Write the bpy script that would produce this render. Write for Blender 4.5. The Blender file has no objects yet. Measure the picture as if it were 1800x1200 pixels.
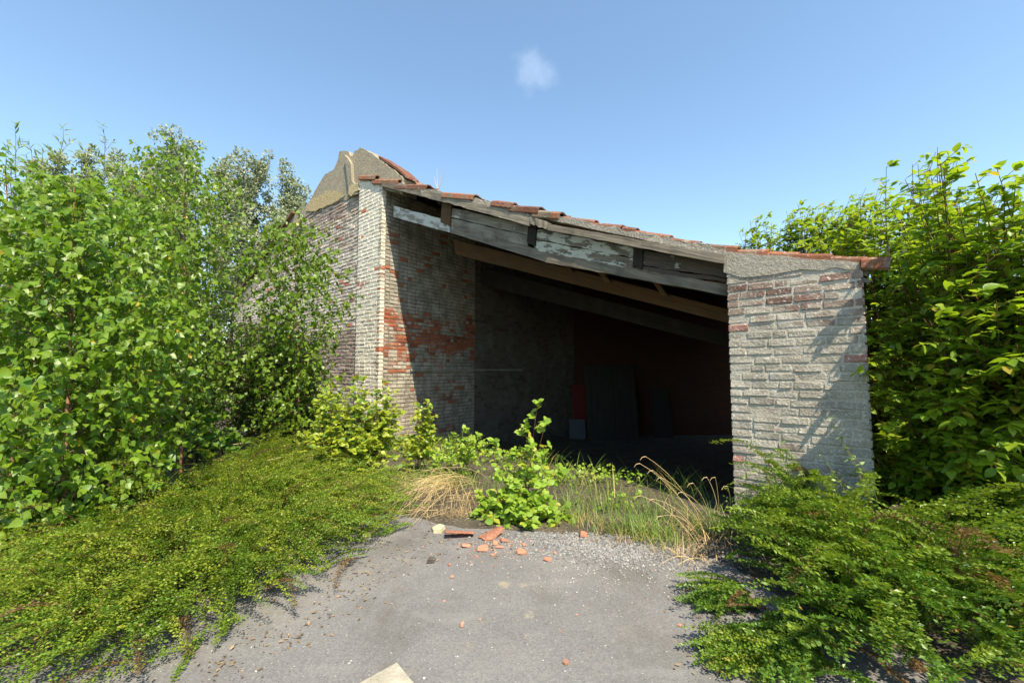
import bpy, bmesh, math, random
import numpy as np
from mathutils import Vector, Matrix

random.seed(7)
RNG = np.random.default_rng(7)
R = random.random
U_ = random.uniform
SC = bpy.context.scene
COL = SC.collection

# ------------------------------------------------------------------ camera
FPX, CAM_H, PITCH = 740.0, 1.4, math.atan(50 / 740)
cam_d = bpy.data.cameras.new('camera')
cam_d.sensor_width = 36.0
cam_d.lens = 36.0 * FPX / 1800
cam_d.clip_end = 2000
cam_d.clip_start = 0.05
cam = bpy.data.objects.new('camera', cam_d)
COL.objects.link(cam)
cam.location = (0, 0, CAM_H)
cam.rotation_euler = (math.pi / 2 + PITCH, 0, 0)
SC.camera = cam

# ------------------------------------------------------------------ sun and sky
SUN_H = Vector((-0.43, 0.903)).normalized()      # way the light travels over the ground
SUN_EL = math.radians(54)
sun_d = bpy.data.lights.new('sun', 'SUN')
sun_d.energy = 4.9
sun_d.angle = math.radians(0.53)
sun_d.color = (1.0, 0.89, 0.71)
sun = bpy.data.objects.new('sun', sun_d)
COL.objects.link(sun)
SUN_DIR = Vector((SUN_H.x * math.cos(SUN_EL), SUN_H.y * math.cos(SUN_EL), -math.sin(SUN_EL)))
sun.rotation_euler = SUN_DIR.to_track_quat('-Z', 'Y').to_euler()
sun.location = (6, -8, 14)

world = bpy.data.worlds.new('World')
SC.world = world
world.use_nodes = True
wn, wl = world.node_tree.nodes, world.node_tree.links
wn.clear()
w_out = wn.new('ShaderNodeOutputWorld')
w_bg = wn.new('ShaderNodeBackground')
w_bg.inputs['Strength'].default_value = 0.132
sky = wn.new('ShaderNodeTexSky')
sky.sky_type = 'NISHITA'
sky.sun_disc = False
sky.sun_elevation = SUN_EL
sky.sun_rotation = math.atan2(-SUN_H.x, -SUN_H.y)
sky.air_density = 1.0
sky.dust_density = 0.5
sky.ozone_density = 1.2
# a single faint wisp of cloud, fixed in the sky by its direction
w_tc = wn.new('ShaderNodeTexCoord')
w_vm = wn.new('ShaderNodeVectorMath'); w_vm.operation = 'DISTANCE'
cd = Vector((40 / 740, 1, 0.0))
_cy, _cz = math.cos(PITCH), math.sin(PITCH)
_k = (600 - 124) / 740
cdir = Vector((40 / 740, _cy - _k * _cz, _cz + _k * _cy)).normalized()
w_no = wn.new('ShaderNodeTexNoise'); w_no.inputs['Scale'].default_value = 20; w_no.inputs['Detail'].default_value = 3
w_no2 = wn.new('ShaderNodeVectorMath'); w_no2.operation = 'MULTIPLY_ADD'
w_no2.inputs[1].default_value = (0.09, 0.09, 0.09)
wl.new(w_tc.outputs['Generated'], w_no.inputs['Vector'])
wl.new(w_no.outputs['Color'], w_no2.inputs[0])
wl.new(w_tc.outputs['Generated'], w_no2.inputs[2])
wl.new(w_no2.outputs[0], w_vm.inputs[0])
w_vm.inputs[1].default_value = cdir + Vector((0.045, 0.045, 0.045))
w_mr = wn.new('ShaderNodeMapRange'); w_mr.interpolation_type = 'SMOOTHSTEP'
w_mr.inputs[1].default_value = 0.0; w_mr.inputs[2].default_value = 0.048
w_mr.inputs[3].default_value = 0.13; w_mr.inputs[4].default_value = 0.0
wl.new(w_vm.outputs['Value'], w_mr.inputs[0])
w_mx = wn.new('ShaderNodeMix'); w_mx.data_type = 'RGBA'
w_mx.inputs['B'].default_value = (6.6, 7.0, 7.4, 1)
wl.new(w_mr.outputs[0], w_mx.inputs['Factor'])
w_tint = wn.new('ShaderNodeMix'); w_tint.data_type = 'RGBA'; w_tint.blend_type = 'MULTIPLY'
w_tint.inputs['Factor'].default_value = 1.0; w_tint.inputs['B'].default_value = (1.10, 1.17, 1.10, 1)
wl.new(sky.outputs['Color'], w_tint.inputs['A'])
wl.new(w_tint.outputs['Result'], w_mx.inputs['A'])
wl.new(w_mx.outputs['Result'], w_bg.inputs['Color'])
wl.new(w_bg.outputs[0], w_out.inputs['Surface'])

SC.view_settings.view_transform = 'Standard'
SC.view_settings.look = 'None'
SC.view_settings.exposure = 1.0
SC.view_settings.gamma = 1.0
SC.render.engine = 'CYCLES'
SC.cycles.max_bounces = 8
SC.cycles.transparent_max_bounces = 4
SC.cycles.use_denoising = True

# ------------------------------------------------------------------ helpers
CAMP = Vector((0, 0, CAM_H))
FWD = Vector((0, math.cos(PITCH), math.sin(PITCH)))
UPC = Vector((0, -math.sin(PITCH), math.cos(PITCH)))

def ray(px, py):
    return FWD + Vector((1, 0, 0)) * ((px - 900) / FPX) - UPC * ((py - 600) / FPX)

def W(px, py, depth):
    """world point on a sight line at the distance depth along +Y"""
    d = ray(px, py)
    return CAMP + d * (depth / d.y)

def G(px, py, z=0.0):
    d = ray(px, py)
    return CAMP + d * ((z - CAM_H) / d.z)

def project(P):
    P = np.asarray(P) - np.array(CAMP)
    f = P @ np.array(FWD); r = P[:, 0]; u = P @ np.array(UPC)
    return 900 + FPX * r / f, 600 - FPX * u / f, f

def tag(o, label=None, cat=None, group=None, kind=None):
    if label: o['label'] = label
    if cat: o['category'] = cat
    if group: o['group'] = group
    if kind: o['kind'] = kind
    return o

def empty(name, loc=(0, 0, 0)):
    o = bpy.data.objects.new(name, None)
    COL.objects.link(o)
    o.location = loc
    o.empty_display_size = 0.2
    return o

def link(name, me, mat, parent=None):
    """one mesh object, built in world coordinates, under its parent"""
    o = bpy.data.objects.new(name, me)
    COL.objects.link(o)
    if mat is not None and len(me.materials) == 0:
        me.materials.append(mat)
    if parent is not None:
        o.parent = parent
        o.matrix_parent_inverse = Matrix.Translation(-Vector(parent.location))
    return o

def link_at(name, me, mat, loc):
    """a top-level mesh whose origin sits at loc while the mesh is in world coordinates"""
    me.transform(Matrix.Translation(-Vector(loc)))
    o = link(name, me, mat)
    o.location = loc
    return o

def mesh_np(name, verts, faces, smooth=False):
    """verts (n,3), faces (m,k) with the same k for all"""
    verts = np.ascontiguousarray(verts, dtype=np.float32)
    faces = np.ascontiguousarray(faces, dtype=np.int32)
    me = bpy.data.meshes.new(name)
    me.vertices.add(len(verts))
    me.vertices.foreach_set('co', verts.ravel())
    m, k = faces.shape
    me.loops.add(m * k)
    me.loops.foreach_set('vertex_index', faces.ravel())
    me.polygons.add(m)
    me.polygons.foreach_set('loop_start', np.arange(0, m * k, k, dtype=np.int32))
    me.polygons.foreach_set('loop_total', np.full(m, k, dtype=np.int32))
    me.polygons.foreach_set('use_smooth', np.full(m, bool(smooth), dtype=bool))
    me.update(calc_edges=True)
    return me

def bm_mesh(name, bm, smooth=False):
    me = bpy.data.meshes.new(name)
    bmesh.ops.recalc_face_normals(bm, faces=bm.faces)
    bm.to_mesh(me); bm.free()
    if smooth:
        for p in me.polygons: p.use_smooth = True
    return me

# ------------------------------------------------------------------ materials
def new_mat(name):
    m = bpy.data.materials.new(name)
    m.use_nodes = True
    nt = m.node_tree
    b = nt.nodes['Principled BSDF']
    return m, nt, b

class N:
    """small node builder"""
    def __init__(s, nt): s.nt = nt
    def __call__(s, t, **k):
        n = s.nt.nodes.new(t)
        for a, v in k.items(): setattr(n, a, v)
        return n
    def l(s, a, b): s.nt.links.new(a, b)
    def noise(s, vec, scale, detail=4, rough=0.55):
        n = s('ShaderNodeTexNoise'); n.inputs['Scale'].default_value = scale
        n.inputs['Detail'].default_value = detail; n.inputs['Roughness'].default_value = rough
        if vec is not None: s.l(vec, n.inputs['Vector'])
        return n.outputs['Fac']
    def ramp(s, fac, a, b, lo=0.0, hi=1.0):
        n = s('ShaderNodeMapRange'); n.inputs[1].default_value = a; n.inputs[2].default_value = b
        n.inputs[3].default_value = lo; n.inputs[4].default_value = hi
        s.l(fac, n.inputs[0]); return n.outputs[0]
    def mix(s, fac, A, B, blend='MIX'):
        n = s('ShaderNodeMix', data_type='RGBA', blend_type=blend)
        for key, v in (('Factor', fac), ('A', A), ('B', B)):
            i = [q for q in n.inputs if q.name == key and (q.type == ('VALUE' if key == 'Factor' else 'RGBA'))][0]
            if isinstance(v, (int, float)): i.default_value = v
            elif isinstance(v, tuple): i.default_value = (*v, 1) if len(v) == 3 else v
            else: s.l(v, i)
        return [q for q in n.outputs if q.type == 'RGBA'][0]
    def math(s, op, a, b=None, c=None):
        n = s('ShaderNodeMath', operation=op)
        for i, v in enumerate((a, b, c)):
            if v is None: continue
            if isinstance(v, (int, float)): n.inputs[i].default_value = v
            else: s.l(v, n.inputs[i])
        return n.outputs[0]
    def bump(s, h, strength, dist=0.01):
        n = s('ShaderNodeBump'); n.inputs['Strength'].default_value = strength
        n.inputs['Distance'].default_value = dist
        s.l(h, n.inputs['Height']); return n.outputs[0]
    def pos(s): return s('ShaderNodeNewGeometry').outputs['Position']
    def rnd(s):
        """0..1 differing from object to object and from piece to piece"""
        a = s('ShaderNodeObjectInfo').outputs['Random']
        b = s('ShaderNodeNewGeometry').outputs['Random Per Island']
        return s.math('FRACT', s.math('ADD', a, b))
    def map(s, vec, rot=(0, 0, 0), sc=(1, 1, 1)):
        n = s('ShaderNodeMapping'); n.inputs['Rotation'].default_value = rot; n.inputs['Scale'].default_value = sc
        s.l(vec, n.inputs['Vector']); return n.outputs[0]

def leaf_mat(name, c1, c2, trans=0.35, rough=0.45, yellow=None, ychance=0.04, spec=0.4, tcol=None, tint=None):
    m, nt, b = new_mat(name)
    n = N(nt)
    r = n.rnd()
    col = n.mix(r, c1, c2)
    patch = n.ramp(n.noise(n.pos(), 2.2, 3), 0.35, 0.7)
    col = n.mix(n.math('MULTIPLY', patch, 0.5), col, c2)
    if yellow:
        r2 = n.math('FRACT', n.math('MULTIPLY', r, 37.7))
        col = n.mix(n.math('LESS_THAN', r2, ychance), col, yellow)
    if tint:
        at = n('ShaderNodeAttribute'); at.attribute_name = 'tint'
        col = n.mix(n.math('MINIMUM', at.outputs['Fac'], 1.0), col, tint)
        col = n.mix(n.math('GREATER_THAN', at.outputs['Fac'], 1.5), col, (0.17, 0.105, 0.05))
    nt.links.new(col, b.inputs['Base Color'])
    b.inputs['Roughness'].default_value = rough
    b.inputs['Specular IOR Level'].default_value = spec
    tr = n('ShaderNodeBsdfTranslucent')
    t2 = n.mix(1.0, col, tcol or (1.9, 1.8, 0.9), 'MULTIPLY')
    n.l(t2, tr.inputs['Color'])
    mx = n('ShaderNodeMixShader'); mx.inputs[0].default_value = trans
    n.l(b.outputs[0], mx.inputs[1]); n.l(tr.outputs[0], mx.inputs[2])
    out = [q for q in nt.nodes if q.type == 'OUTPUT_MATERIAL'][0]
    n.l(mx.outputs[0], out.inputs['Surface'])
    return m

def plain_mat(name, c1, c2, scale=8, rough=0.8, bump=0.0, bscale=40, var=0.0):
    m, nt, b = new_mat(name)
    n = N(nt)
    p = n.pos()
    f = n.ramp(n.noise(p, scale, 5), 0.35, 0.65)
    if var: f = n.math('MULTIPLY_ADD', n.rnd(), var, n.math('MULTIPLY', f, 1 - var))
    nt.links.new(n.mix(f, c1, c2), b.inputs['Base Color'])
    b.inputs['Roughness'].default_value = rough
    b.inputs['Specular IOR Level'].default_value = 0.25
    if bump: nt.links.new(n.bump(n.noise(p, bscale, 5), bump, 0.01), b.inputs['Normal'])
    return m

M = {}
M['bark_birch'] = plain_mat('bark_reddish', (0.20, 0.085, 0.04), (0.30, 0.17, 0.10), 14, 0.7)
M['bark'] = plain_mat('bark_brown', (0.07, 0.05, 0.03), (0.14, 0.10, 0.065), 14, 0.85)
M['stem_green'] = plain_mat('stem_green', (0.10, 0.13, 0.03), (0.18, 0.12, 0.05), 10, 0.7)
M['stem_red'] = plain_mat('stem_red', (0.16, 0.05, 0.03), (0.12, 0.10, 0.04), 10, 0.7)
M['straw'] = plain_mat('straw', (0.52, 0.37, 0.16), (0.66, 0.52, 0.28), 6, 0.7, var=0.6)
M['straw_dark'] = plain_mat('old_straw', (0.30, 0.20, 0.09), (0.50, 0.36, 0.17), 6, 0.8, var=0.6)
M['birch'] = leaf_mat('birch_leaf', (0.058, 0.150, 0.010), (0.180, 0.275, 0.018), 0.38, 0.40, (0.5, 0.35, 0.03), 0.005, 0.42)
M['birch_far'] = leaf_mat('birch_leaf_far', (0.055, 0.135, 0.010), (0.165, 0.250, 0.020), 0.38, 0.40, (0.4, 0.3, 0.04), 0.006, 0.40)
M['willow'] = leaf_mat('willow_leaf', (0.095, 0.160, 0.022), (0.215, 0.275, 0.045), 0.34, 0.40, None, 0, 0.42)
M['silver'] = leaf_mat('silver_poplar_leaf', (0.13, 0.165, 0.075), (0.34, 0.37, 0.24), 0.25, 0.5, None, 0, 0.35, (1.2, 1.3, 0.7))
M['privet'] = leaf_mat('dark_shrub_leaf', (0.040, 0.092, 0.012), (0.110, 0.180, 0.026), 0.26, 0.40, (0.25, 0.12, 0.05), 0.03, 0.40)
M['yellowshrub'] = leaf_mat('yellow_green_leaf', (0.20, 0.28, 0.022), (0.34, 0.38, 0.035), 0.40, 0.42, (0.10, 0.20, 0.03), 0.2)
M['snowberry'] = leaf_mat('round_green_leaf', (0.13, 0.25, 0.022), (0.27, 0.38, 0.045), 0.38, 0.45, (0.36, 0.38, 0.05), 0.1)
M['dogwood'] = leaf_mat('dogwood_leaf', (0.095, 0.200, 0.012), (0.235, 0.320, 0.022), 0.42, 0.42, (0.33, 0.27, 0.03), 0.04, 0.40)
M['cotoneaster'] = leaf_mat('cotoneaster_leaf', (0.062, 0.145, 0.013), (0.150, 0.235, 0.022), 0.30, 0.42, (0.24, 0.17, 0.03), 0.03, 0.36, None, (0.235, 0.280, 0.026))
M['cotoneaster_b'] = leaf_mat('cotoneaster_leaf_glossy', (0.042, 0.112, 0.012), (0.110, 0.195, 0.020), 0.28, 0.38, (0.22, 0.15, 0.03), 0.03, 0.42, None, (0.165, 0.235, 0.022))
M['vine'] = leaf_mat('broad_leaf', (0.10, 0.24, 0.04), (0.18, 0.33, 0.06), 0.4, 0.5)
M['nettle'] = leaf_mat('nettle_leaf', (0.10, 0.19, 0.045), (0.20, 0.29, 0.08), 0.3, 0.55)
M['grass'] = leaf_mat('grass_blade', (0.075, 0.170, 0.020), (0.17, 0.26, 0.04), 0.35, 0.5, (0.45, 0.36, 0.14), 0.14)
M['reed'] = leaf_mat('broad_grass_blade', (0.08, 0.17, 0.03), (0.15, 0.26, 0.05), 0.35, 0.45)

FROT = None  # filled with the rotation of the facade about z

# ------------------------------------------------------------------ frame of the barn
C0 = Vector((-2.62, 8.29, 0))                    # front corner of the left pillar
ANG = math.radians(49)
UA = Vector((math.sin(ANG), -math.cos(ANG), 0))  # along the front, to the right
NA = Vector((-math.cos(ANG), -math.sin(ANG), 0)) # out of the front, towards the viewer
ANG2 = math.radians(39)
VA = Vector((math.sin(ANG2), math.cos(ANG2), 0)) # along the inner side wall, inwards
NI = Vector((VA.y, -VA.x, 0))                    # out of the inner wall, to the right
ZA = Vector((0, 0, 1))

def F(u, z, o=0.0): return C0 + UA * u + NA * o + ZA * z
def FP(px, py, o=0.0):
    """(u, z) on the front plane (moved out by o) seen at a pixel"""
    d = ray(px, py)
    p0 = C0 + NA * o
    t = (p0 - CAMP).dot(NA) / d.dot(NA)
    P = CAMP + d * t
    return ((P - p0).dot(UA), P.z)
FROT = math.atan2(UA.y, UA.x)

PIER_L = FP(1283, 650)[0]
PIER_R = FP(1527, 650)[0]
u0, zA = FP(672, 318); u1, zB = FP(1275, 441); u2, zC = FP(1522, 460)
def roof_z(u):
    """underside of the tiles along the front"""
    if u < u1: return zA + (zB - zA) * (u - u0) / (u1 - u0)
    return zB + (zC - zB) * (u - u1) / (u2 - u1)
FLOOR_DROP = -0.75
def inside(P):
    """barn coordinates of a ground point: distance right of inner wall, distance behind the front"""
    q = Vector((P[0], P[1], 0)) - C0
    det = UA.x * VA.y - UA.y * VA.x
    u = (q.x * VA.y - q.y * VA.x) / det
    v = (UA.x * q.y - UA.y * q.x) / det
    return u, v
def smooth(a, b, x):
    t = min(1, max(0, (x - a) / (b - a))); return t * t * (3 - 2 * t)
def ground_z(x, y):
    u, v = inside((x, y))
    z = 0.0
    if u > -0.15 and u < PIER_R + .1 and v > 0:
        z += FLOOR_DROP * smooth(0.3, 3.6, v) * smooth(-0.15, 0.0, u) * (1 - smooth(PIER_R - .1, PIER_R + .1, u))
    return z

# ------------------------------------------------------------------ ground
def ground_mat():
    m, nt, b = new_mat('soil')
    n = N(nt); p = n.pos()
    f = n.ramp(n.noise(p, 3, 6), 0.35, 0.65)
    c = n.mix(f, (0.035, 0.028, 0.018), (0.075, 0.062, 0.04))
    c = n.mix(n.ramp(n.noise(p, 26, 4), 0.55, 0.66), c, (0.16, 0.13, 0.085))
    nt.links.new(c, b.inputs['Base Color']); b.inputs['Roughness'].default_value = 0.95
    nt.links.new(n.bump(n.noise(p, 30, 5), 0.6, 0.03), b.inputs['Normal'])
    return m
M['soil'] = ground_mat()
def build_ground():
    xs = np.concatenate([[-900, -200, -60], np.arange(-20, 22.01, 0.3), [60, 200, 900]])
    ys = np.concatenate([[-60, -20], np.arange(-3, 27.01, 0.3), [60, 200, 900]])
    nx, ny = len(xs), len(ys)
    v = np.zeros((nx * ny, 3))
    for j, y in enumerate(ys):
        for i, x in enumerate(xs):
            v[j * nx + i] = (x, y, ground_z(x, y))
    f = [(j * nx + i, j * nx + i + 1, (j + 1) * nx + i + 1, (j + 1) * nx + i) for j in range(ny - 1) for i in range(nx - 1)]
    o = link('ground', mesh_np('ground', v, np.array(f), True), M['soil'])
    tag(o, 'dark bare soil under the plants and inside the barn', 'ground', kind='structure')
build_ground()

def asphalt_mat():
    m, nt, b = new_mat('worn_asphalt')
    n = N(nt); p = n.pos()
    big = n.ramp(n.noise(p, 0.9, 5, 0.6), 0.35, 0.68)
    c = n.mix(big, (0.140, 0.136, 0.131), (0.190, 0.184, 0.174))
    fine = n.noise(p, 95, 3, 0.7)
    c = n.mix(n.ramp(fine, 0.40, 0.62), n.mix(1.0, c, (0.80, 0.80, 0.81), 'MULTIPLY'), n.mix(1.0, c, (1.14, 1.13, 1.12), 'MULTIPLY'))
    vor = n('ShaderNodeTexVoronoi'); vor.inputs['Scale'].default_value = 62; n.l(p, vor.inputs['Vector'])
    sp = n.math('LESS_THAN', vor.outputs['Distance'], 0.20)
    cr = n('ShaderNodeSeparateColor'); n.l(vor.outputs['Color'], cr.inputs[0])
    c = n.mix(n.math('MULTIPLY', sp, n.math('GREATER_THAN', cr.outputs[0], 0.86)), c, (0.29, 0.28, 0.265))
    c = n.mix(n.math('MULTIPLY', sp, n.math('LESS_THAN', cr.outputs[0], 0.18)), c, (0.06, 0.058, 0.06))
    # yellowish lichen spots and brownish dirt
    lich = n.math('MULTIPLY', n.ramp(n.noise(p, 5.5, 3), 0.63, 0.69), n.ramp(n.noise(n.map(p, sc=(1, .6, 1)), 1.1, 2), 0.45, 0.6))
    c = n.mix(n.math('MULTIPLY', lich, 0.55), c, (0.36, 0.30, 0.17))
    dirt = n.ramp(n.noise(n.map(p, sc=(1.4, .8, 1)), 1.3, 6, 0.65), 0.52, 0.72)
    c = n.mix(n.math('MULTIPLY', dirt, 0.75), c, (0.088, 0.080, 0.066))
    pale = n.ramp(n.noise(n.map(p, sc=(.7, 1.3, 1)), 2.1, 6, 0.7), 0.56, 0.70)
    c = n.mix(n.math('MULTIPLY', pale, 0.45), c, (0.235, 0.225, 0.21))
    nt.links.new(c, b.inputs['Base Color']); b.inputs['Roughness'].default_value = 0.9
    b.inputs['Specular IOR Level'].default_value = 0.25
    h = n.math('ADD', n.math('MULTIPLY', fine, 0.6), n.noise(p, 240, 2))
    nt.links.new(n.bump(h, 0.4, 0.005), b.inputs['Normal'])
    return m
M['asphalt'] = asphalt_mat()
def poly_sheet(name, pts, z, mat, sub=0):
    bm = bmesh.new()
    bm.faces.new([bm.verts.new((p[0], p[1], z)) for p in pts])
    bmesh.ops.triangulate(bm, faces=bm.faces)
    return link(name, bm_mesh(name, bm), mat)
drive_px = [(560, 905), (700, 905), (790, 925), (900, 935), (1000, 938), (1090, 945), (1190, 968), (1260, 985), (1420, 1080), (1700, 1190)]
drive = [G(*q) for q in drive_px]
drive = [(p.x, p.y) for p in drive] + [(2.9, 0.9), (2.9, -6), (-5.2, -6), (-5.2, 1.15), (-3.4, 1.65), (-2.2, 2.2)]
rd = random.Random(3)
dense = []
for a, b in zip(drive, drive[1:] + drive[:1]):
    L = math.hypot(b[0] - a[0], b[1] - a[1]); k = max(1, int(L / 0.12)) if L < 2 else 1
    for i in range(k):
        t = i / k
        dense.append((a[0] + (b[0] - a[0]) * t + rd.uniform(-.025, .025), a[1] + (b[1] - a[1]) * t + rd.uniform(-.03, .03)))
dr = poly_sheet('driveway', dense, 0.006, M['asphalt'])
tag(dr, 'grey worn asphalt driveway with gravel and lichen spots', 'driveway', kind='structure')

# ------------------------------------------------------------------ barn: materials
def masonry_mat(name, c1, c2, wash, wash2, cover, soft=0.12, scale=2.2, bands=(), specks=0.0, red=None, redch=0.0, bump=0.5, grime=0.3):
    m, nt, b = new_mat(name)
    n = N(nt); p = n.pos()
    sep = n('ShaderNodeSeparateXYZ'); n.l(p, sep.inputs[0]); z = sep.outputs['Z']
    r = n.rnd()
    col = n.mix(r, c1, c2)
    r2 = n.math('FRACT', n.math('MULTIPLY', r, 23.3))
    col = n.mix(n.math('MULTIPLY', n.math('LESS_THAN', r2, 0.16), 0.45), col, (0.06, 0.03, 0.025))
    col = n.mix(n.ramp(n.noise(p, 34, 5), 0.35, 0.75, 0, 0.5), col, n.mix(1.0, col, (0.55, 0.5, 0.5), 'MULTIPLY'))
    mk = n.math('ADD', n.noise(p, scale, 7, 0.66), n.math('MULTIPLY', n.math('SUBTRACT', r2, 0.5), 0.16))
    for z0, z1, dlt in bands:
        bnd = n.math('MULTIPLY', n.ramp(z, z0 - .25, z0 + .2), n.ramp(z, z1 + .25, z1 - .2))
        mk = n.math('ADD', mk, n.math('MULTIPLY', bnd, dlt))
    mask = n.ramp(mk, 0.5 - cover, 0.5 - cover + soft)
    wc = n.mix(n.ramp(n.noise(p, 4.5, 5), 0.35, 0.65), wash, wash2)
    wc = n.mix(n.ramp(n.noise(p, 60, 4), 0.45, 0.7, 0, grime), wc, (0.10, 0.095, 0.08))
    if red: wc = n.mix(n.math('LESS_THAN', n.math('FRACT', n.math('MULTIPLY', r, 71.9)), redch), wc, red)
    col = n.mix(mask, col, wc)
    if specks:
        col = n.mix(n.ramp(n.noise(p, 42, 2, 0.4), 0.62, 0.68, 0, specks), col, (0.62, 0.60, 0.56))
    nt.links.new(col, b.inputs['Base Color']); b.inputs['Roughness'].default_value = 0.92
    b.inputs['Specular IOR Level'].default_value = 0.2
    h = n.math('ADD', n.noise(p, 45, 5, 0.65), n.math('MULTIPLY', n.noise(p, 13, 3), 0.8))
    nt.links.new(n.bump(h, bump, 0.02), b.inputs['Normal'])
    return m
RED1, RED2 = (0.27, 0.078, 0.038), (0.39, 0.13, 0.062)
M['br_pillar'] = masonry_mat('limed_brick_pillar', RED1, RED2, (0.56, 0.51, 0.41), (0.70, 0.64, 0.53), 0.24, scale=1.8, bands=((3.15, 3.35, -0.2), (3.5, 6, .06)), red=(0.40, 0.15, 0.08), redch=0.02)
M['mo_pillar'] = masonry_mat('pillar_mortar', (0.58, 0.53, 0.43), (0.64, 0.58, 0.48), (0.56, 0.51, 0.42), (0.68, 0.62, 0.52), 0.2)
M['br_gable'] = masonry_mat('weathered_gable_brick', (0.25, 0.185, 0.15), (0.38, 0.305, 0.25), (0.47, 0.42, 0.345), (0.60, 0.545, 0.46), 0.13, soft=0.28, scale=3.5, bands=((1.3, 2.15, -0.46), (2.3, 4.1, 0.10), (4.9, 6.5, -.16)), specks=0.35, red=(0.40, 0.14, 0.08), redch=0.02, bump=0.9)
M['mo_gable'] = masonry_mat('gable_mortar', (0.38, 0.335, 0.28), (0.46, 0.41, 0.34), (0.42, 0.375, 0.31), (0.50, 0.455, 0.385), 0.1)
M['br_inner'] = masonry_mat('flaking_limewashed_brick', RED1, RED2, (0.20, 0.178, 0.135), (0.42, 0.38, 0.305), 0.14, soft=0.08, scale=1.9, bands=((1.75, 2.6, -0.12), (0.1, 1.3, 0.05), (2.8, 6, .14)), red=(0.30, 0.11, 0.055), redch=0.06)
M['br_inner_shade'] = masonry_mat('shade_toned_limewashed_brick', (0.105, 0.085, 0.064), (0.135, 0.115, 0.09), (0.115, 0.106, 0.086), (0.18, 0.17, 0.142), 0.12, soft=0.4, scale=1.7, specks=0.05, bump=0.06)  # greyer limewash of the deep section, darkened further to paint in the interior shade
M['mo_inner'] = masonry_mat('inner_wall_mortar', (0.20, 0.175, 0.14), (0.24, 0.21, 0.17), (0.22, 0.205, 0.17), (0.28, 0.26, 0.22), 0.05)
M['br_pier'] = masonry_mat('grey_lichened_brick', (0.17, 0.095, 0.075), (0.27, 0.18, 0.14), (0.29, 0.262, 0.215), (0.44, 0.40, 0.33), 0.20, soft=0.22, scale=3.0, bands=((1.85, 2.45, -0.13), (0.2, 1.75, .14)), specks=0.55, red=(0.36, 0.19, 0.15), redch=0.02, bump=1.0)
M['mo_pier'] = masonry_mat('pier_mortar', (0.42, 0.38, 0.31), (0.48, 0.44, 0.37), (0.38, 0.345, 0.28), (0.50, 0.46, 0.39), 0.1, specks=0.3, bump=0.8)
M['cement'] = masonry_mat('stained_cement_render', (0.25, 0.22, 0.165), (0.28, 0.245, 0.18), (0.31, 0.275, 0.205), (0.43, 0.36, 0.225), 0.02, soft=0.3, scale=5, specks=0.3, bump=0.8, grime=0.7)
M['mortar_grey'] = masonry_mat('verge_mortar', (0.27, 0.245, 0.20), (0.33, 0.30, 0.245), (0.22, 0.20, 0.155), (0.38, 0.35, 0.285), 0.05, specks=0.35, bump=0.9, grime=0.6)
M['dado'] = masonry_mat('shade_toned_grey_plaster', (0.075, 0.073, 0.064), (0.095, 0.092, 0.08), (0.07, 0.068, 0.058), (0.15, 0.148, 0.132), 0.02, soft=0.25, scale=3, specks=0.15, bump=0.9)  # grey plaster, tone lowered to paint in the dimness deep inside; unused
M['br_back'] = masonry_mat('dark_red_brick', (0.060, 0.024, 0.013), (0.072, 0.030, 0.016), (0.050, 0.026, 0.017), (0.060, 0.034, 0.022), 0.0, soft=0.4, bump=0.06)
M['tile'] = masonry_mat('clay_tile', (0.17, 0.068, 0.038), (0.29, 0.118, 0.062), (0.11, 0.09, 0.066), (0.24, 0.20, 0.14), 0.02, soft=0.16, scale=6, bump=0.4, specks=.25)
M['tile_fresh'] = masonry_mat('broken_clay_tile', (0.42, 0.19, 0.115), (0.54, 0.27, 0.175), (0.3, 0.2, 0.15), (0.42, 0.33, 0.27), -0.12, soft=0.2, scale=9, bump=0.2)

def wood_mat(name, c1, c2, paint=None, pc=0.0, dark=0.5):
    m, nt, b = new_mat(name)
    n = N(nt); p = n.pos()
    q = n.map(n.map(n.map(p, rot=(0, 0, -FROT)), rot=(0, math.radians(-21), 0)), sc=(1.2, 14, 26))
    g = n.noise(q, 1.6, 6, 0.65)
    c = n.mix(n.ramp(g, 0.3, 0.7), c1, c2)
    c = n.mix(n.math('MULTIPLY', n.rnd(), 0.4), c, n.mix(1.0, c, (0.6, 0.58, 0.55), 'MULTIPLY'))
    c = n.mix(n.ramp(n.noise(p, 3.4, 5), 0.5, 0.72, 0, dark), c, (0.045, 0.04, 0.032))
    hgt = g
    if paint:
        q2 = n.map(n.map(n.map(p, rot=(0, 0, -FROT)), rot=(0, math.radians(-21), 0)), sc=(2.2, 6, 7))
        k = n.ramp(n.math('ADD', n.noise(q2, 1.7, 7, 0.7), n.math('MULTIPLY', n.noise(p, 24, 3), 0.12)), 0.56 - pc, 0.58 - pc)
        c = n.mix(k, c, paint)
        hgt = n.math('ADD', g, n.math('MULTIPLY', k, 0.5))
    nt.links.new(c, b.inputs['Base Color']); b.inputs['Roughness'].default_value = 0.85
    b.inputs['Specular IOR Level'].default_value = 0.25
    nt.links.new(n.bump(hgt, 0.6, 0.012), b.inputs['Normal'])
    return m
M['wood_grey'] = wood_mat('silvered_wood', (0.10, 0.080, 0.057), (0.265, 0.228, 0.175), dark=0.6)
M['wood_paint'] = wood_mat('wood_with_flaking_white_paint', (0.10, 0.082, 0.055), (0.21, 0.18, 0.13), (0.42, 0.41, 0.34), 0.02, 0.6)
M['wood_bare'] = wood_mat('bare_weathered_plank', (0.13, 0.11, 0.082), (0.31, 0.27, 0.21), (0.42, 0.39, 0.33), -0.10, 0.6)
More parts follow.
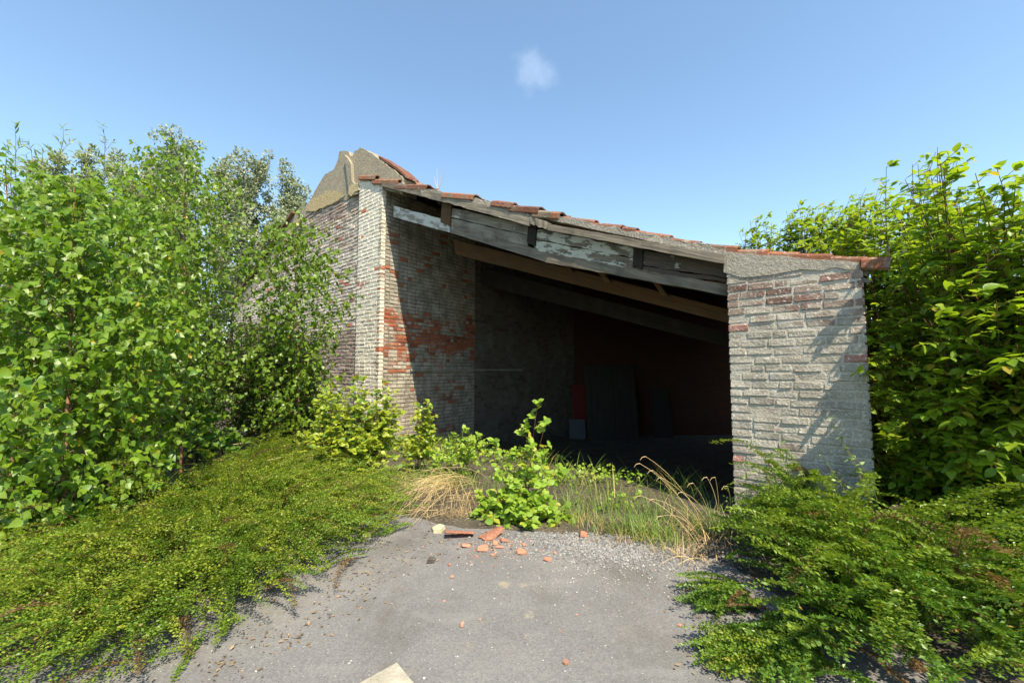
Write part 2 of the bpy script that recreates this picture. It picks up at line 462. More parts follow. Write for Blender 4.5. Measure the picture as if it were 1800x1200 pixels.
M['wood_dark'] = wood_mat('rotten_dark_plank', (0.04, 0.042, 0.036), (0.11, 0.075, 0.05), (0.33, 0.31, 0.25), -0.12, 0.6)
M['wood_brown'] = wood_mat('brown_beam', (0.075, 0.038, 0.015), (0.155, 0.083, 0.033), dark=0.5)
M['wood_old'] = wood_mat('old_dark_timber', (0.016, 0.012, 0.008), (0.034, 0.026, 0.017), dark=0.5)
M['wood_white'] = wood_mat('limewashed_beam_end', (0.20, 0.17, 0.13), (0.34, 0.31, 0.26), (0.48, 0.46, 0.41), 0.04, 0.4)

# ------------------------------------------------------------------ barn: geometry tools
def prism(name, pts, dvec, mat, parent, jitter=0.0):
    """closed prism from a polygon of 3D points, pushed along dvec"""
    n = len(pts)
    bm = bmesh.new()
    a = [bm.verts.new(p) for p in pts]
    b = [bm.verts.new(Vector(p) + dvec) for p in pts]
    bm.faces.new(a); bm.faces.new(b[::-1])
    for i in range(n):
        bm.faces.new((a[i], b[i], b[(i + 1) % n], a[(i + 1) % n]))
    if jitter:
        for v in bm.verts: v.co += Vector((U_(-1, 1), U_(-1, 1), U_(-1, 1))) * jitter
    bmesh.ops.triangulate(bm, faces=[f for f in bm.faces if len(f.verts) > 4])
    return link(name, bm_mesh(name, bm), mat, parent)

def board(name, q, o, thick, mat, parent, seg=14, wob=0.004, ragged=0.0):
    """plank on the front: q = four pixels (left top, left bottom, right bottom, right top)"""
    (a, b, c, d) = [FP(x, y, o) for x, y in q]
    bm = bmesh.new()
    rows = []
    for i in range(seg + 1):
        t = i / seg
        ut, zt = a[0] + (d[0] - a[0]) * t, a[1] + (d[1] - a[1]) * t
        ub, zb = b[0] + (c[0] - b[0]) * t, b[1] + (c[1] - b[1]) * t
        w1, w2, w3 = U_(-wob, wob), U_(-wob, wob), U_(-wob, wob)
        if ragged and R() < .4: w1 -= R() * ragged
        if ragged and R() < .3: w2 += R() * ragged
        p = [F(ut, zt + w1, o + w3), F(ub, zb + w2, o + w3), F(ub, zb + w2, o - thick), F(ut, zt + w1, o - thick)]
        rows.append([bm.verts.new(x) for x in p])
    for r0, r1 in zip(rows, rows[1:]):
        for k in range(4):
            bm.faces.new((r0[k], r0[(k + 1) % 4], r1[(k + 1) % 4], r1[k]))
    bm.faces.new(rows[0][::-1]); bm.faces.new(rows[-1])
    return link(name, bm_mesh(name, bm), mat, parent)

def brick_variants(L, D, H, n, bev, jit, seed):
    out = []
    rr = random.Random(seed)
    for i in range(n):
        bm = bmesh.new()
        bmesh.ops.create_cube(bm, size=1.0)
        bmesh.ops.scale(bm, vec=(L, D, H), verts=bm.verts)
        if bev: bmesh.ops.bevel(bm, geom=list(bm.edges), offset=bev, segments=1, affect='EDGES')
        for v in bm.verts:
            v.co += Vector((rr.uniform(-1, 1), rr.uniform(-1, 1), rr.uniform(-1, 1))) * jit
        bmesh.ops.triangulate(bm, faces=bm.faces)
        out.append(bm_mesh('brick', bm))
    return out
BR_L, BR_D = 0.212, 0.10

def brick_wall(part, org, ud, nd, ua, ub, zb, ztop, mat, course=0.078, joint=0.011, score=None, most=300, proud=0.010, tilt=0.02, jit=0.005, skip=None, seed=1, rest_name='brick_rows', hj=0.003, lean=None, pstd=0.006, simple=False):
    """courses of single bricks; the `most` that show largest are objects, the rest one joined part"""
    H = course - joint
    rr = random.Random(seed)
    var = brick_variants(BR_L, BR_D, H, 7, 0 if simple else 0.009, jit, seed)
    for me in var: me.materials.append(mat)
    items = []
    k = 0
    z = zb
    while z < 7.5:
        u = ua
        pat = k % 2
        first = True
        anyb = False
        while u < ub - 0.02:
            L = BR_L if (pat == 0 or rr.random() < (.25 if lean is None else .7)) else 0.101
            if first: L = rr.choice((BR_L, .101, .15, .18)) if lean is not None else (0.101 if pat else L)
            if not first and rr.random() < .06: L *= rr.uniform(.6, .9)
            first = False
            if u + L > ub - 0.05: L = ub - u
            uc = u + L / 2
            zc = z + H / 2
            if zc + H * .4 < ztop(uc):
                anyb = True
                if not (skip and skip(uc, zc)):
                    items.append((uc, zc + rr.uniform(-hj, hj), L, rr.uniform(-tilt, tilt) + (tilt * .6 if lean is None else lean), rr.uniform(-.012, .012), rr.gauss(0, pstd), rr.randrange(len(var))))
            u += L + joint
        k += 1
        z += course
        if not anyb: break
    order = sorted(range(len(items)), key=lambda i: score(items[i][0], items[i][1]) if score else 0)
    def matrix(it):
        uc, zc, L, tl, yw, pr, vi = it
        # local x along the wall, y outwards (front face at +D/2), z up
        M3 = Matrix((ud, nd, ZA)).transposed().to_4x4()
        rot = Matrix.Rotation(tl, 4, 'X') @ Matrix.Rotation(yw * .6, 4, 'Y')
        pos = org + ud * uc + nd * (proud + pr - BR_D / 2) + ZA * zc
        return Matrix.Translation(pos) @ M3 @ rot @ Matrix.Diagonal((L / BR_L, 1, 1, 1))
    for i in order[:most]:
        it = items[i]
        o = bpy.data.objects.new('brick', var[it[6]])
        COL.objects.link(o)
        o.parent = part
        o.matrix_basis = matrix(it)
    rest = order[most:]
    if rest:
        tv = []
        for me in var:
            v = np.empty(len(me.vertices) * 3); me.vertices.foreach_get('co', v)
            f = np.array([p.vertices[:] for p in me.polygons])
            tv.append((v.reshape(-1, 3), f))
        V, Fs, off = [], [], 0
        for i in rest:
            it = items[i]
            mm = np.array(matrix(it))
            v, f = tv[it[6]]
            if np.linalg.det(mm[:3, :3]) < 0: f = f[:, ::-1]
            V.append(v @ mm[:3, :3].T + mm[:3, 3]); Fs.append(f + off); off += len(v)
        o = link(rest_name, mesh_np(rest_name, np.concatenate(V), np.concatenate(Fs)), mat, part)
        o['kind'] = 'stuff'
    return len(items)

# ------------------------------------------------------------------ the barn
barn = empty('ruined_barn', tuple(C0))
tag(barn, 'ruined open-fronted brick barn with sagging tiled lean-to roof', 'barn')

# --- left pillar (front face on the facade plane, 6 cm proud of the gable)
PW = 0.92
TH = 0.36
def p_top(u): return roof_z(u) - 0.05
core = [F(-PW + .012, -0.3), F(-.035, -0.3), F(-.035, p_top(-.035) - .01), F(-PW + .012, p_top(-PW) - .01)]
pillar = prism('pillar', [p - NA * .003 for p in core], -NA * (TH - .02), M['mo_pillar'], barn)
brick_wall(pillar, C0, UA, NA, -PW, 0.0, -0.1, p_top, M['br_pillar'], score=lambda u, z: -z, most=300, tilt=0.012, jit=0.0045, seed=11, proud=0.002, lean=.03, pstd=.0022)

# --- gable wall left of the pillar, its top a ragged cement coping
GO = -0.06
gtop_px = [(440, 500), (475, 450), (503, 397), (529, 364), (536, 362), (543, 358), (552, 340), (571, 308), (578, 303), (585, 301), (589, 295), (595, 280), (597, 268), (605, 265), (613, 267), (617, 275), (621, 275), (624, 267), (634, 260), (642, 263), (655, 271), (669, 283), (690, 297), (708, 313)]
gtop = [FP(x, y, GO) for x, y in gtop_px]
g_end = gtop[0][0] - 1.5
gtop = [(g_end, gtop[0][1] - 0.45)] + gtop
def g_z(u):
    for a, b in zip(gtop, gtop[1:]):
        if a[0] <= u <= b[0]:
            return a[1] + (b[1] - a[1]) * (u - a[0]) / max(1e-6, b[0] - a[0])
    return gtop[-1][1]
cem_px = [(440, 520), (475, 470), (505, 420), (529, 385), (550, 372), (575, 364), (600, 352), (620, 347), (637, 336), (660, 330), (708, 340)]
cem = [(g_end, FP(440, 520, GO)[1] - .45)] + [FP(x, y, GO) for x, y in cem_px]
def c_z(u):
    for a, b in zip(cem, cem[1:]):
        if a[0] <= u <= b[0]:
            return a[1] + (b[1] - a[1]) * (u - a[0]) / max(1e-6, b[0] - a[0])
    return cem[-1][1]
us = np.linspace(g_end, -PW - .005, 40)
gm = [F(g_end, -.3, GO - .012), F(-PW - .005, -.3, GO - .012)] + [F(u, c_z(u) + .05, GO - .012) for u in us[::-1]]
gable = prism('gable_wall', gm, -NA * .30, M['mo_gable'], barn)
def g_score(u, z): return abs(u + .9) + (3.0 if z < 2.9 else 0) - 0.25 * z
brick_wall(gable, C0 + NA * GO, UA, NA, g_end, -PW, -0.08, lambda u: c_z(u) - .02, M['br_gable'], score=g_score, most=300, tilt=0.035, jit=0.007, seed=12, proud=0.000, hj=0.006, lean=.03, pstd=.004)
# cement coping in one ragged slab
up = [(u, z) for u, z in gtop]
fine = []
for a, b in zip(up, up[1:]):
    k = max(1, int(abs(b[0] - a[0]) / .06))
    for i in range(k):
        t = i / k
        fine.append((a[0] + (b[0] - a[0]) * t + U_(-.006, .006), a[1] + (b[1] - a[1]) * t + U_(-.014, .014)))
fine.append(up[-1])
low = [(u, c_z(u) - .01 + U_(-.03, .03)) for u in np.linspace(up[-1][0], g_end, 60)]
def cement_mesh():
    bm = bmesh.new()
    front = [bm.verts.new(F(u, z, GO + .012)) for u, z in fine] + [bm.verts.new(F(u, z, GO + .012)) for u, z in low]
    f = bm.faces.new(front)
    r = bmesh.ops.extrude_face_region(bm, geom=[f])
    bmesh.ops.translate(bm, vec=-NA * .34, verts=[v for v in r['geom'] if isinstance(v, bmesh.types.BMVert)])
    bmesh.ops.triangulate(bm, faces=bm.faces)
    return bm_mesh('cement_coping', bm)
cop = link('cement_coping', cement_mesh(), M['cement'], barn)
cop['label'] = 'ragged yellowish cement coping on the gable top'
# raised old chimney rib on the coping
rib_px = [(611, 274), (618, 282), (622, 290), (624, 320), (634, 330), (634, 342), (619, 347), (616, 320), (613, 292)]
prism('cement_rib', [F(*FP(x, y, GO), GO + .075) for x, y in rib_px], -NA * .08, M['cement'], barn, .006)
M['cement_yellow'] = masonry_mat('yellowed_cement', (0.40, 0.32, 0.17), (0.44, 0.36, 0.20), (0.34, 0.28, 0.17), (0.52, 0.42, 0.23), 0.0, soft=0.2, scale=6, specks=0.2, bump=0.9, grime=0.5)
def render_patch(px, mat, o, seed):
    """a layer of old render with a ragged edge"""
    rr = random.Random(seed); out = []
    for p, q in zip(px, px[1:] + px[:1]):
        for i in range(4):
            t = i / 4
            out.append((p[0] + (q[0] - p[0]) * t + rr.uniform(-1.6, 1.6), p[1] + (q[1] - p[1]) * t + rr.uniform(-1.6, 1.6)))
    prism('render_patch', [F(*FP(x, y, GO), GO + o) for x, y in out], -NA * (o - .004), mat, barn, .002)
render_patch([(545, 354), (575, 337), (602, 339), (607, 347), (585, 360), (555, 371), (538, 372)], M['cement_yellow'], .028, 1)
render_patch([(619, 331), (634, 324), (637, 336), (624, 346), (617, 345)], M['cement_yellow'], .082, 2)
render_patch([(497, 420), (512, 398), (526, 384), (530, 390), (515, 410), (503, 428)], M['cement_yellow'], .022, 6)
# --- inner side wall, running back from the pillar
VL = 11.0
def i_top(v): return roof_z(0.0) - 0.06
iw = [C0 + VA * .02 - NI * .012 + ZA * -1.2, C0 + VA * VL - NI * .012 + ZA * -1.2, C0 + VA * VL - NI * .012 + ZA * i_top(VL), C0 + VA * .02 - NI * .012 + ZA * i_top(0)]
inner = prism('side_wall', iw, -NI * .3, M['mo_inner'], barn)
def wall_hole(v, z): return abs(v - FPv) < .16 and 1.45 < z < 2.15
dv = ray(911, 620); tt = (C0 - CAMP).dot(NI) / dv.dot(NI)
FPv = (CAMP + dv * tt - C0).dot(VA)
brick_wall(inner, C0, VA, NI, 0.0, 2.70, -1.0, i_top, M['br_inner'], score=lambda v, z: v + (0 if z > .3 else 2) + (0.0 if z < 4.6 else .8), most=300, tilt=0.01, jit=0.004, pstd=.0022, seed=13, proud=-0.004, skip=wall_hole)
prism('wall_core', [C0 + VA * 2.71 - NI * .009 + ZA * -1.1, C0 + VA * 7.9 - NI * .009 + ZA * -1.1, C0 + VA * 7.9 - NI * .009 + ZA * (i_top(0) - .01), C0 + VA * 2.71 - NI * .009 + ZA * (i_top(0) - .01)], -NI * .05, M['br_inner_shade'], barn)
brick_wall(inner, C0, VA, NI, 2.71, 7.9, -1.0, i_top, M['br_inner_shade'], most=0, simple=True, tilt=0.006, jit=0.0015, pstd=0.0012, seed=16, proud=-0.0055, skip=wall_hole)
# projecting course (a ledge) on the inner wall and the plastered pilaster behind it
zl = 1.40
lp = [C0 + VA * .75 + ZA * (zl - .02), C0 + VA * 4.6 + ZA * (zl - .02), C0 + VA * 4.6 + ZA * (zl + .02), C0 + VA * .75 + ZA * (zl + .02)]
prism('ledge', lp, NI * .035, M['mortar_grey'], barn, .006)
# --- right pier
def r_top(u): return roof_z(u) - 0.085
pm = [F(PIER_L + .012, -.2), F(PIER_R - .014, -.2), F(PIER_R - .014, r_top(PIER_R) + .06), F(PIER_L + .012, r_top(PIER_L) + .06)]
pier = prism('pier', [p + NA * .008 for p in pm], -NA * .34, M['mo_pier'], barn)
capz = [FP(1276, 470)[1], FP(1524, 474)[1]]
def pier_brick_top(u): return capz[0] + (capz[1] - capz[0]) * (u - PIER_L) / (PIER_R - PIER_L)
brick_wall(pier, C0, UA, NA, PIER_L, PIER_R, -0.1, pier_brick_top, M['br_pier'], score=lambda u, z: -z, most=300, tilt=0.02, jit=0.0045, seed=14, proud=0.0125, course=0.078, joint=0.010, hj=0.004, lean=0.045, pstd=0.002)
# smeared cement head of the pier
hp = [(PIER_L - .02, pier_brick_top(PIER_L) - .01), (PIER_R - .02, pier_brick_top(PIER_R) - .02)]
htop = [(u, roof_z(u) - .012 + U_(-.01, .01)) for u in np.linspace(PIER_R - .02, PIER_L - .02, 12)]
hlow = [(u, pier_brick_top(u) + U_(-.02, .02) - .10 * math.exp(-((u - PIER_L - .2) / .22) ** 2)) for u in np.linspace(PIER_L - .02, PIER_R - .02, 14)]
head = prism('cement_head', [F(u, z, .019) for u, z in hlow + htop], -NA * .36, M['mortar_grey'], barn, .003)
# right side wall running back from the pier, back wall
rs = C0 + UA * (PIER_R - .34)
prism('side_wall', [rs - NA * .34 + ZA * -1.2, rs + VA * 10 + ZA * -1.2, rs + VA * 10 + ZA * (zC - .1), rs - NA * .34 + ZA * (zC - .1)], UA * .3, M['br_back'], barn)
BD = 14.1
bx0, bx1 = 110 / 740 * BD - .2, 11.6
def xy_roof(x, y):
    u, v = inside((x, y)); return roof_z(u) - .05
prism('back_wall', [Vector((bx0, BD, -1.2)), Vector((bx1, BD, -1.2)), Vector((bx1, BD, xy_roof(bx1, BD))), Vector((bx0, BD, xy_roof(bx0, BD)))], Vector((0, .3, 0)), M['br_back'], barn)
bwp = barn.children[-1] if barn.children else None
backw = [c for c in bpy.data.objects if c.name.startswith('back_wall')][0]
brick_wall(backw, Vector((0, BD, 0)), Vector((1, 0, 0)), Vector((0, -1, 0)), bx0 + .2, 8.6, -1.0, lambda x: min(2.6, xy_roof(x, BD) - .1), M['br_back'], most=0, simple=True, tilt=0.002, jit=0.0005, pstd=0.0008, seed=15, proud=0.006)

# --- roof: deck, tiles, timber
RV = 11.0
def roof_quad(ua, ub, va, vb, dz): return [C0 + UA * ua + VA * va + ZA * (roof_z(ua) + dz), C0 + UA * ub + VA * va + ZA * (roof_z(ub) + dz), C0 + UA * ub + VA * vb + ZA * (roof_z(ub) + dz), C0 + UA * ua + VA * vb + ZA * (roof_z(ua) + dz)]
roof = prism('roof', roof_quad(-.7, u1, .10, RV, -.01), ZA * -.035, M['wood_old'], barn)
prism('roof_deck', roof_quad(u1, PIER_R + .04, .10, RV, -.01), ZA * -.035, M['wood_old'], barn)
def tile_mesh(seed):
    """pantile: x down the slope (0..1 scaled later), y across, z up"""
    rr = random.Random(seed)
    L, nx = 0.36, 5
    prof = [(-.085, -.078), (-.078, -.012), (-.045, .014), (0.0, .020), (.05, .004), (.10, -.010), (.15, -.006), (.185, .012)]
    bm = bmesh.new()
    top, bot = [], []
    for i in range(nx):
        x = -L / 2 + L * i / (nx - 1)
        a, b = [], []
        for y, z in prof:
            w = rr.uniform(-.0025, .0025)
            xx = x + (rr.uniform(-.008, .008) if i in (0, nx - 1) else 0)
            a.append(bm.verts.new((xx, y, z + w))); b.append(bm.verts.new((xx, y + (.012 if y < -.07 else 0), z - .016 + w)))
        top.append(a); bot.append(b)
    m = len(prof)
    for i in range(nx - 1):
        for j in range(m - 1):
            bm.faces.new((top[i][j], top[i + 1][j], top[i + 1][j + 1], top[i][j + 1]))
            bm.faces.new((bot[i][j], bot[i][j + 1], bot[i + 1][j + 1], bot[i + 1][j]))
    for i in range(nx - 1):
        bm.faces.new((top[i][0], bot[i][0], bot[i + 1][0], top[i + 1][0]))
        bm.faces.new((top[i][-1], top[i + 1][-1], bot[i + 1][-1], bot[i][-1]))
    for j in range(m - 1):
        bm.faces.new((top[0][j], top[0][j + 1], bot[0][j + 1], bot[0][j]))
        bm.faces.new((top[-1][j], bot[-1][j], bot[-1][j + 1], top[-1][j + 1]))
    me = bm_mesh('tile', bm)
    me.materials.append(M['tile'])
    return me
TILES = [tile_mesh(i) for i in range(5)]
def tile_matrix(uc, v, L, lift, out=0.0, tip=0.05, roll=0.0):
    z = roof_z(uc)
    s = (roof_z(uc + .1) - roof_z(uc - .1)) / .2
    X = (UA + ZA * s).normalized()
    Y = (-NA - X * X.dot(-NA)).normalized()
    Zn = X.cross(Y)
    if Zn.z < 0: Zn = -Zn
    M3 = Matrix((X, Y, Zn)).transposed().to_4x4()
    P = C0 + UA * uc + VA * v + NA * out + ZA * (z + lift)
    return Matrix.Translation(P) @ M3 @ Matrix.Rotation(-tip, 4, 'Y') @ Matrix.Rotation(roll, 4, 'X') @ Matrix.Diagonal((L / .36, 1, 1, 1))
verge = [(634, 664, .04, 0, 0), (657, 704, .035, 0, 0), (696, 754, .03, 0, 0), (780, 838, .04, 0, .03), (868, 906, .05, 0, -.02), (898, 952, .045, 0, 0), (940, 988, .04, 0, .02),
         (983, 1043, .035, -.08, 0), (1036, 1090, .035, -.08, 0), (1092, 1116, .05, -.06, .1), (1110, 1176, .035, -.07, 0), (1164, 1228, .03, -.07, 0), (1232, 1296, .045, -.05, 0),
         (1288, 1350, .03, -.05, 0), (1342, 1404, .03, -.05, 0), (1396, 1462, .03, -.05, 0), (1454, 1524, .03, -.05, 0), (1516, 1566, .03, .0, 0)]
for i, (xa, xb, lift, out, roll) in enumerate(verge):
    ym = 297 + (460 - 297) * (xa - 637) / (1522 - 637)
    ua, ub = FP(xa, ym)[0], FP(xb, ym)[0]
    o = bpy.data.objects.new('tile', TILES[i % 5])
    COL.objects.link(o); o.parent = roof
    o.matrix_basis = tile_matrix((ua + ub) / 2, 0.035, (ub - ua) * 1.02, lift, out, U_(.05, .13), roll + U_(-.05, .05))
# tiles farther back on the slope
tv = []
for me in TILES:
    v = np.empty(len(me.vertices) * 3); me.vertices.foreach_get('co', v)
    tv.append((v.reshape(-1, 3), np.array([p.vertices[:] for p in me.polygons])))
V, Fs, off = [], [], 0
for r in range(14):
    vv = .33 + r * .235
    for c in range(25):
        if R() < .03: continue
        uc = -.55 + c * .33
        if uc > PIER_R - .15: continue
        mm = np.array(tile_matrix(uc, vv, .36, .025 + U_(-.004, .004), 0, .05, U_(-.02, .02)))
        v, f = tv[(r * 7 + c) % 5]
        V.append(v @ mm[:3, :3].T + mm[:3, 3]); Fs.append(f + off); off += len(v)
o = link('tile_field', mesh_np('tile_field', np.concatenate(V), np.concatenate(Fs)), M['tile'], roof); o['kind'] = 'stuff'
# roof of the taller range behind: left slope and a strip of tiles right of the peak
pk = (FP(628, 268, GO)[0], FP(628, 268, GO)[1] - .12)
def left_pt(u, v): return C0 + NA * GO + UA * u + VA * v + ZA * (g_z(u) - .06)
lu = [gtop[0][0] - .3, FP(520, 372, GO)[0]]
za, zb_ = g_z(gtop[0][0]) - .1, g_z(lu[1]) + .0
ls = [C0 + UA * lu[0] + ZA * za + NA * .05, C0 + UA * lu[1] + ZA * zb_ + NA * .05, C0 + UA * lu[1] + ZA * zb_ + VA * RV, C0 + UA * lu[0] + ZA * za + VA * RV]
prism('left_roof', ls, ZA * .05, M['tile'], barn, .004)
prism('left_roof', [ls[1] + ZA * .0 - NA * .4, C0 + UA * pk[0] + ZA * pk[1] - NA * .4, C0 + UA * pk[0] + ZA * pk[1] + VA * RV, ls[2]], ZA * .05, M['tile'], barn, .004)
prism('upper_roof', [C0 + UA * pk[0] + ZA * pk[1] - NA * .36, C0 + UA * .35 + ZA * (roof_z(.35) + .03) - NA * .36, C0 + UA * .35 + ZA * (roof_z(.35) + .03) + VA * RV, C0 + UA * pk[0] + ZA * pk[1] + VA * RV], ZA * .05, M['tile'], barn, .003)
for i, (xa, ya, xb, yb) in enumerate(((664, 277, 684, 290), (680, 287, 699, 300), (694, 296, 712, 312))):
    a, b = FP(xa, ya, GO), FP(xb, yb, GO)
    q = [F(a[0], a[1], GO - .02), F(b[0], b[1], GO - .02), F(b[0], b[1] + .045, GO - .02), F(a[0], a[1] + .05, GO - .02)]
    prism('tile', q, -NA * .3, M['tile'], roof, .004)

# --- fascia timber on the front
fascia = empty('fascia', tuple(C0)); fascia.parent = barn; fascia.matrix_parent_inverse = Matrix.Translation(-C0)
# mortar bed under the verge tiles
mb = []
for x in np.linspace(672, 1276, 60):
    yb = 318 + (446 - 318) * (x - 672) / (1276 - 672)
    mb.append(FP(x, yb + 6, .02))
mtop = []
for u, z in mb[::-1]:
    mtop.append((u, roof_z(u) + .01 + U_(-.02, .03)))
prism('mortar_bed', [F(u, z, .016) for u, z in mb] + [F(u, z, .016) for u, z in mtop], -NA * .14, M['mortar_grey'], fascia, .004)
board('barge_board', [(671, 317), (671, 327), (740, 345), (740, 332)], .045, .03, M['wood_grey'], fascia, 8)
board('barge_board', [(738, 331), (738, 344), (930, 397), (930, 377)], .040, .03, M['wood_bare'], fascia, 16, .008, .03)
board('barge_board', [(928, 379), (928, 393), (968, 405), (968, 390)], .035, .03, M['wood_bare'], fascia, 8, .01, .03)
board('barge_board', [(962, 393), (962, 404), (1274, 464), (1274, 448)], .055, .03, M['wood_grey'], fascia, 20)
PO = -.10   # plane of the cladding panels
def lerp(a, b, t): return (a[0] + (b[0] - a[0]) * t, a[1] + (b[1] - a[1]) * t)
def panel(q, n, mat, o=PO, splits=None):
    a, b, c, d = q
    sp = splits or [i / n for i in range(n + 1)]
    for s0, s1 in zip(sp, sp[1:]):
        board('plank', [lerp(a, b, s0 + .012), lerp(a, b, s1 - .012), lerp(d, c, s1 - .012), lerp(d, c, s0 + .012)], o + U_(-.004, .004), .025, mat, fascia, 12, .005, .012)
panel([(794, 364), (789, 402), (927, 434), (931, 396)], 2, M['wood_bare'], splits=[0, .48, 1])
panel([(944, 402), (938, 440), (1112, 474), (1114, 434)], 2, M['wood_paint'], splits=[0, .5, 1])
panel([(1128, 438), (1130, 477), (1276, 497), (1276, 464)], 2, M['wood_dark'], splits=[0, .75, 1])
for q in ([(777, 354), (774, 390), (790, 397), (793, 360)], [(929, 388), (926, 426), (940, 432), (943, 392)], [(1115, 432), (1113, 468), (1128, 474), (1130, 436)]):
    board('post', q, PO + .03, .09, M['wood_brown'] if q[0][0] == 777 else M['wood_old'], fascia, 4)
BO = -.13
board('beam', [(692, 362), (692, 381), (790, 409), (790, 388)], BO + .035, .10, M['wood_white'], fascia, 10, .006)
board('beam', [(785, 388), (785, 407), (962, 461), (962, 443)], BO + .03, .12, M['wood_grey'], fascia, 16)
board('beam', [(960, 443), (960, 461), (1279, 519), (1279, 500)], BO + .03, .12, M['wood_grey'], fascia, 20)
# brown beam farther in, and its stub braces
board('inner_beam', [(797, 421), (801, 447), (1290, 570), (1290, 546)], -.95, .16, M['wood_brown'], fascia, 10)
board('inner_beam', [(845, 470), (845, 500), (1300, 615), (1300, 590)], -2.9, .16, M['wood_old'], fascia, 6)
for q in ([(985, 462), (1002, 478), (1008, 478), (995, 462)], [(1048, 476), (1064, 496), (1074, 496), (1060, 478)], [(1146, 495), (1164, 520), (1174, 520), (1158, 497)]):
    board('brace', q, -.45, .07, M['wood_brown'], fascia, 2)
for k in range(7):   # purlins running back under the deck
    uu = .5 + k * .95
    p0 = C0 + UA * uu + VA * .25 + ZA * (roof_z(uu) - .05)
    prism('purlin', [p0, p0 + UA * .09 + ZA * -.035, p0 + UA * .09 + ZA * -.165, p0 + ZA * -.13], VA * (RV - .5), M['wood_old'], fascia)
# small white plates at the right end of the eaves
e1 = [FP(x, y, -.02) for x, y in ((1518, 467), (1530, 470), (1524, 486), (1516, 482))]
prism('eaves_plate', [F(u, z, -.02) for u, z in e1], -NA * .02, M['mo_inner'], fascia)
e2 = [FP(x, y, -.02) for x, y in ((1516, 487), (1533, 493), (1528, 497), (1516, 496))]
prism('eaves_plate', [F(u, z, -.02) for u, z in e2], -NA * .02, M['mo_inner'], fascia)

# ------------------------------------------------------------------ things inside the barn
def flat_mat(name, c, rough=0.6):
    return plain_mat(name, tuple(x * .8 for x in c), c, 5, rough)
def leaning_panel(name, pxl, pxr, pyt, depth, lean, mat, label, cat, planks=0):
    zf = FLOOR_DROP
    bl, br = W(pxl, 760, depth), W(pxr, 760, depth)
    tl = W(pxl, pyt, depth + lean)
    L, Rr, top = bl.x, br.x, tl.z
    root = empty(name, ((L + Rr) / 2, depth, zf))
    tag(root, label, cat)
    n = max(1, planks)
    w = (Rr - L) / n
    for i in range(n):
        a, b = L + i * w + .004, L + (i + 1) * w - .004
        o_ = U_(-.006, .006)
        prism('plank' if planks else 'sheet', [Vector((a, depth + o_, zf)), Vector((b, depth + o_, zf)), Vector((b, depth + lean + o_, top)), Vector((a, depth + lean + o_, top))], Vector((0, .03, 0)), mat, root)
    return root
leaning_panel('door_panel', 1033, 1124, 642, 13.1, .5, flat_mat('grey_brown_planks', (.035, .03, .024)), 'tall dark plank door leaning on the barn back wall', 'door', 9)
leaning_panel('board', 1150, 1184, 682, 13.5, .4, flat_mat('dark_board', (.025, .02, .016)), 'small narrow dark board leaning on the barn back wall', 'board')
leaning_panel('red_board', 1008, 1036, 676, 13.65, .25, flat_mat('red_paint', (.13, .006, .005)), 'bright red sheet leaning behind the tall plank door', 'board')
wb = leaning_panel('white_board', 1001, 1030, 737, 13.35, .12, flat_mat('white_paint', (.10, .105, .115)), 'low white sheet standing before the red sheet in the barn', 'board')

# ------------------------------------------------------------------ foliage tools
def leaf_template(kind, hi=False):
    """leaf 1 long along +y, faces +z; returns verts, tris"""
    H = {  # right half outline from base to tip, fold, droop
        'birch': ([(0.02, 0), (.30, .06), (.43, .22), (.36, .36), (.34, .46), (.20, .68), (.09, .84), (0, 1.0)] if hi else [(0.02, 0), (.40, .16), (.34, .46), (0, 1.0)], .18, .22),
        'dogwood': ([(0.01, 0), (.17, .10), (.29, .28), (.32, .46), (.25, .66), (.12, .85), (0, 1.0)] if hi else [(0.01, 0), (.27, .22), (.27, .58), (0, 1.0)], .22, .42),
        'round': ([(0.02, 0), (.24, .10), (.36, .30), (.38, .52), (.28, .78), (.12, .95), (0, 1.0)] if hi else [(0.02, 0), (.32, .20), (.36, .58), (0, 1.0)], .15, .22),
        'willow': ([(0.005, 0), (.085, .25), (.09, .55), (0, 1.0)], .12, .30),
        'dia': ([], 0, 0),
        'small': ([(0.01, 0), (.32, .45), (0, 1.0)], .2, .1),
        'oval': ([(0.01, 0), (.20, .22), (.22, .60), (0, 1.0)], .2, .25),
        'nettle': ([(0.01, 0), (.28, .18), (.22, .45), (.10, .75), (0, 1.0)], .15, .35),
        'vine': ([(0.02, 0.05), (.30, -.08), (.50, .12), (.42, .34), (.48, .52), (.22, .62), (.14, .86), (0, 1.0)], .12, .25),
    }[kind]
    out, fold, droop = H
    if kind == 'dia':
        return np.array([(0, 0, 0), (.30, .45, .08), (0, 1, -.08), (-.30, .45, .08)], float), np.array([(0, 1, 2), (0, 2, 3)])
    v, f = [], []
    k = len(out)
    def zz(x, y): return abs(x) * fold - droop * y * y * .6
    for x, y in out: v.append((0, y, zz(0, y)))
    for x, y in out: v.append((x, y, zz(x, y)))
    for x, y in out: v.append((-x, y, zz(x, y)))
    for i in range(k - 1):
        if i < k - 2:
            f += [(i, k + i, k + i + 1), (i, k + i + 1, i + 1), (i, 2 * k + i + 1, 2 * k + i), (i, i + 1, 2 * k + i + 1)]
        else:
            f += [(i, k + i, i + 1), (i, i + 1, 2 * k + i)]
    v, f = np.array(v, float), np.array(f)
    used = np.unique(f); remap = -np.ones(len(v), int); remap[used] = np.arange(len(used))
    return v[used], remap[f]

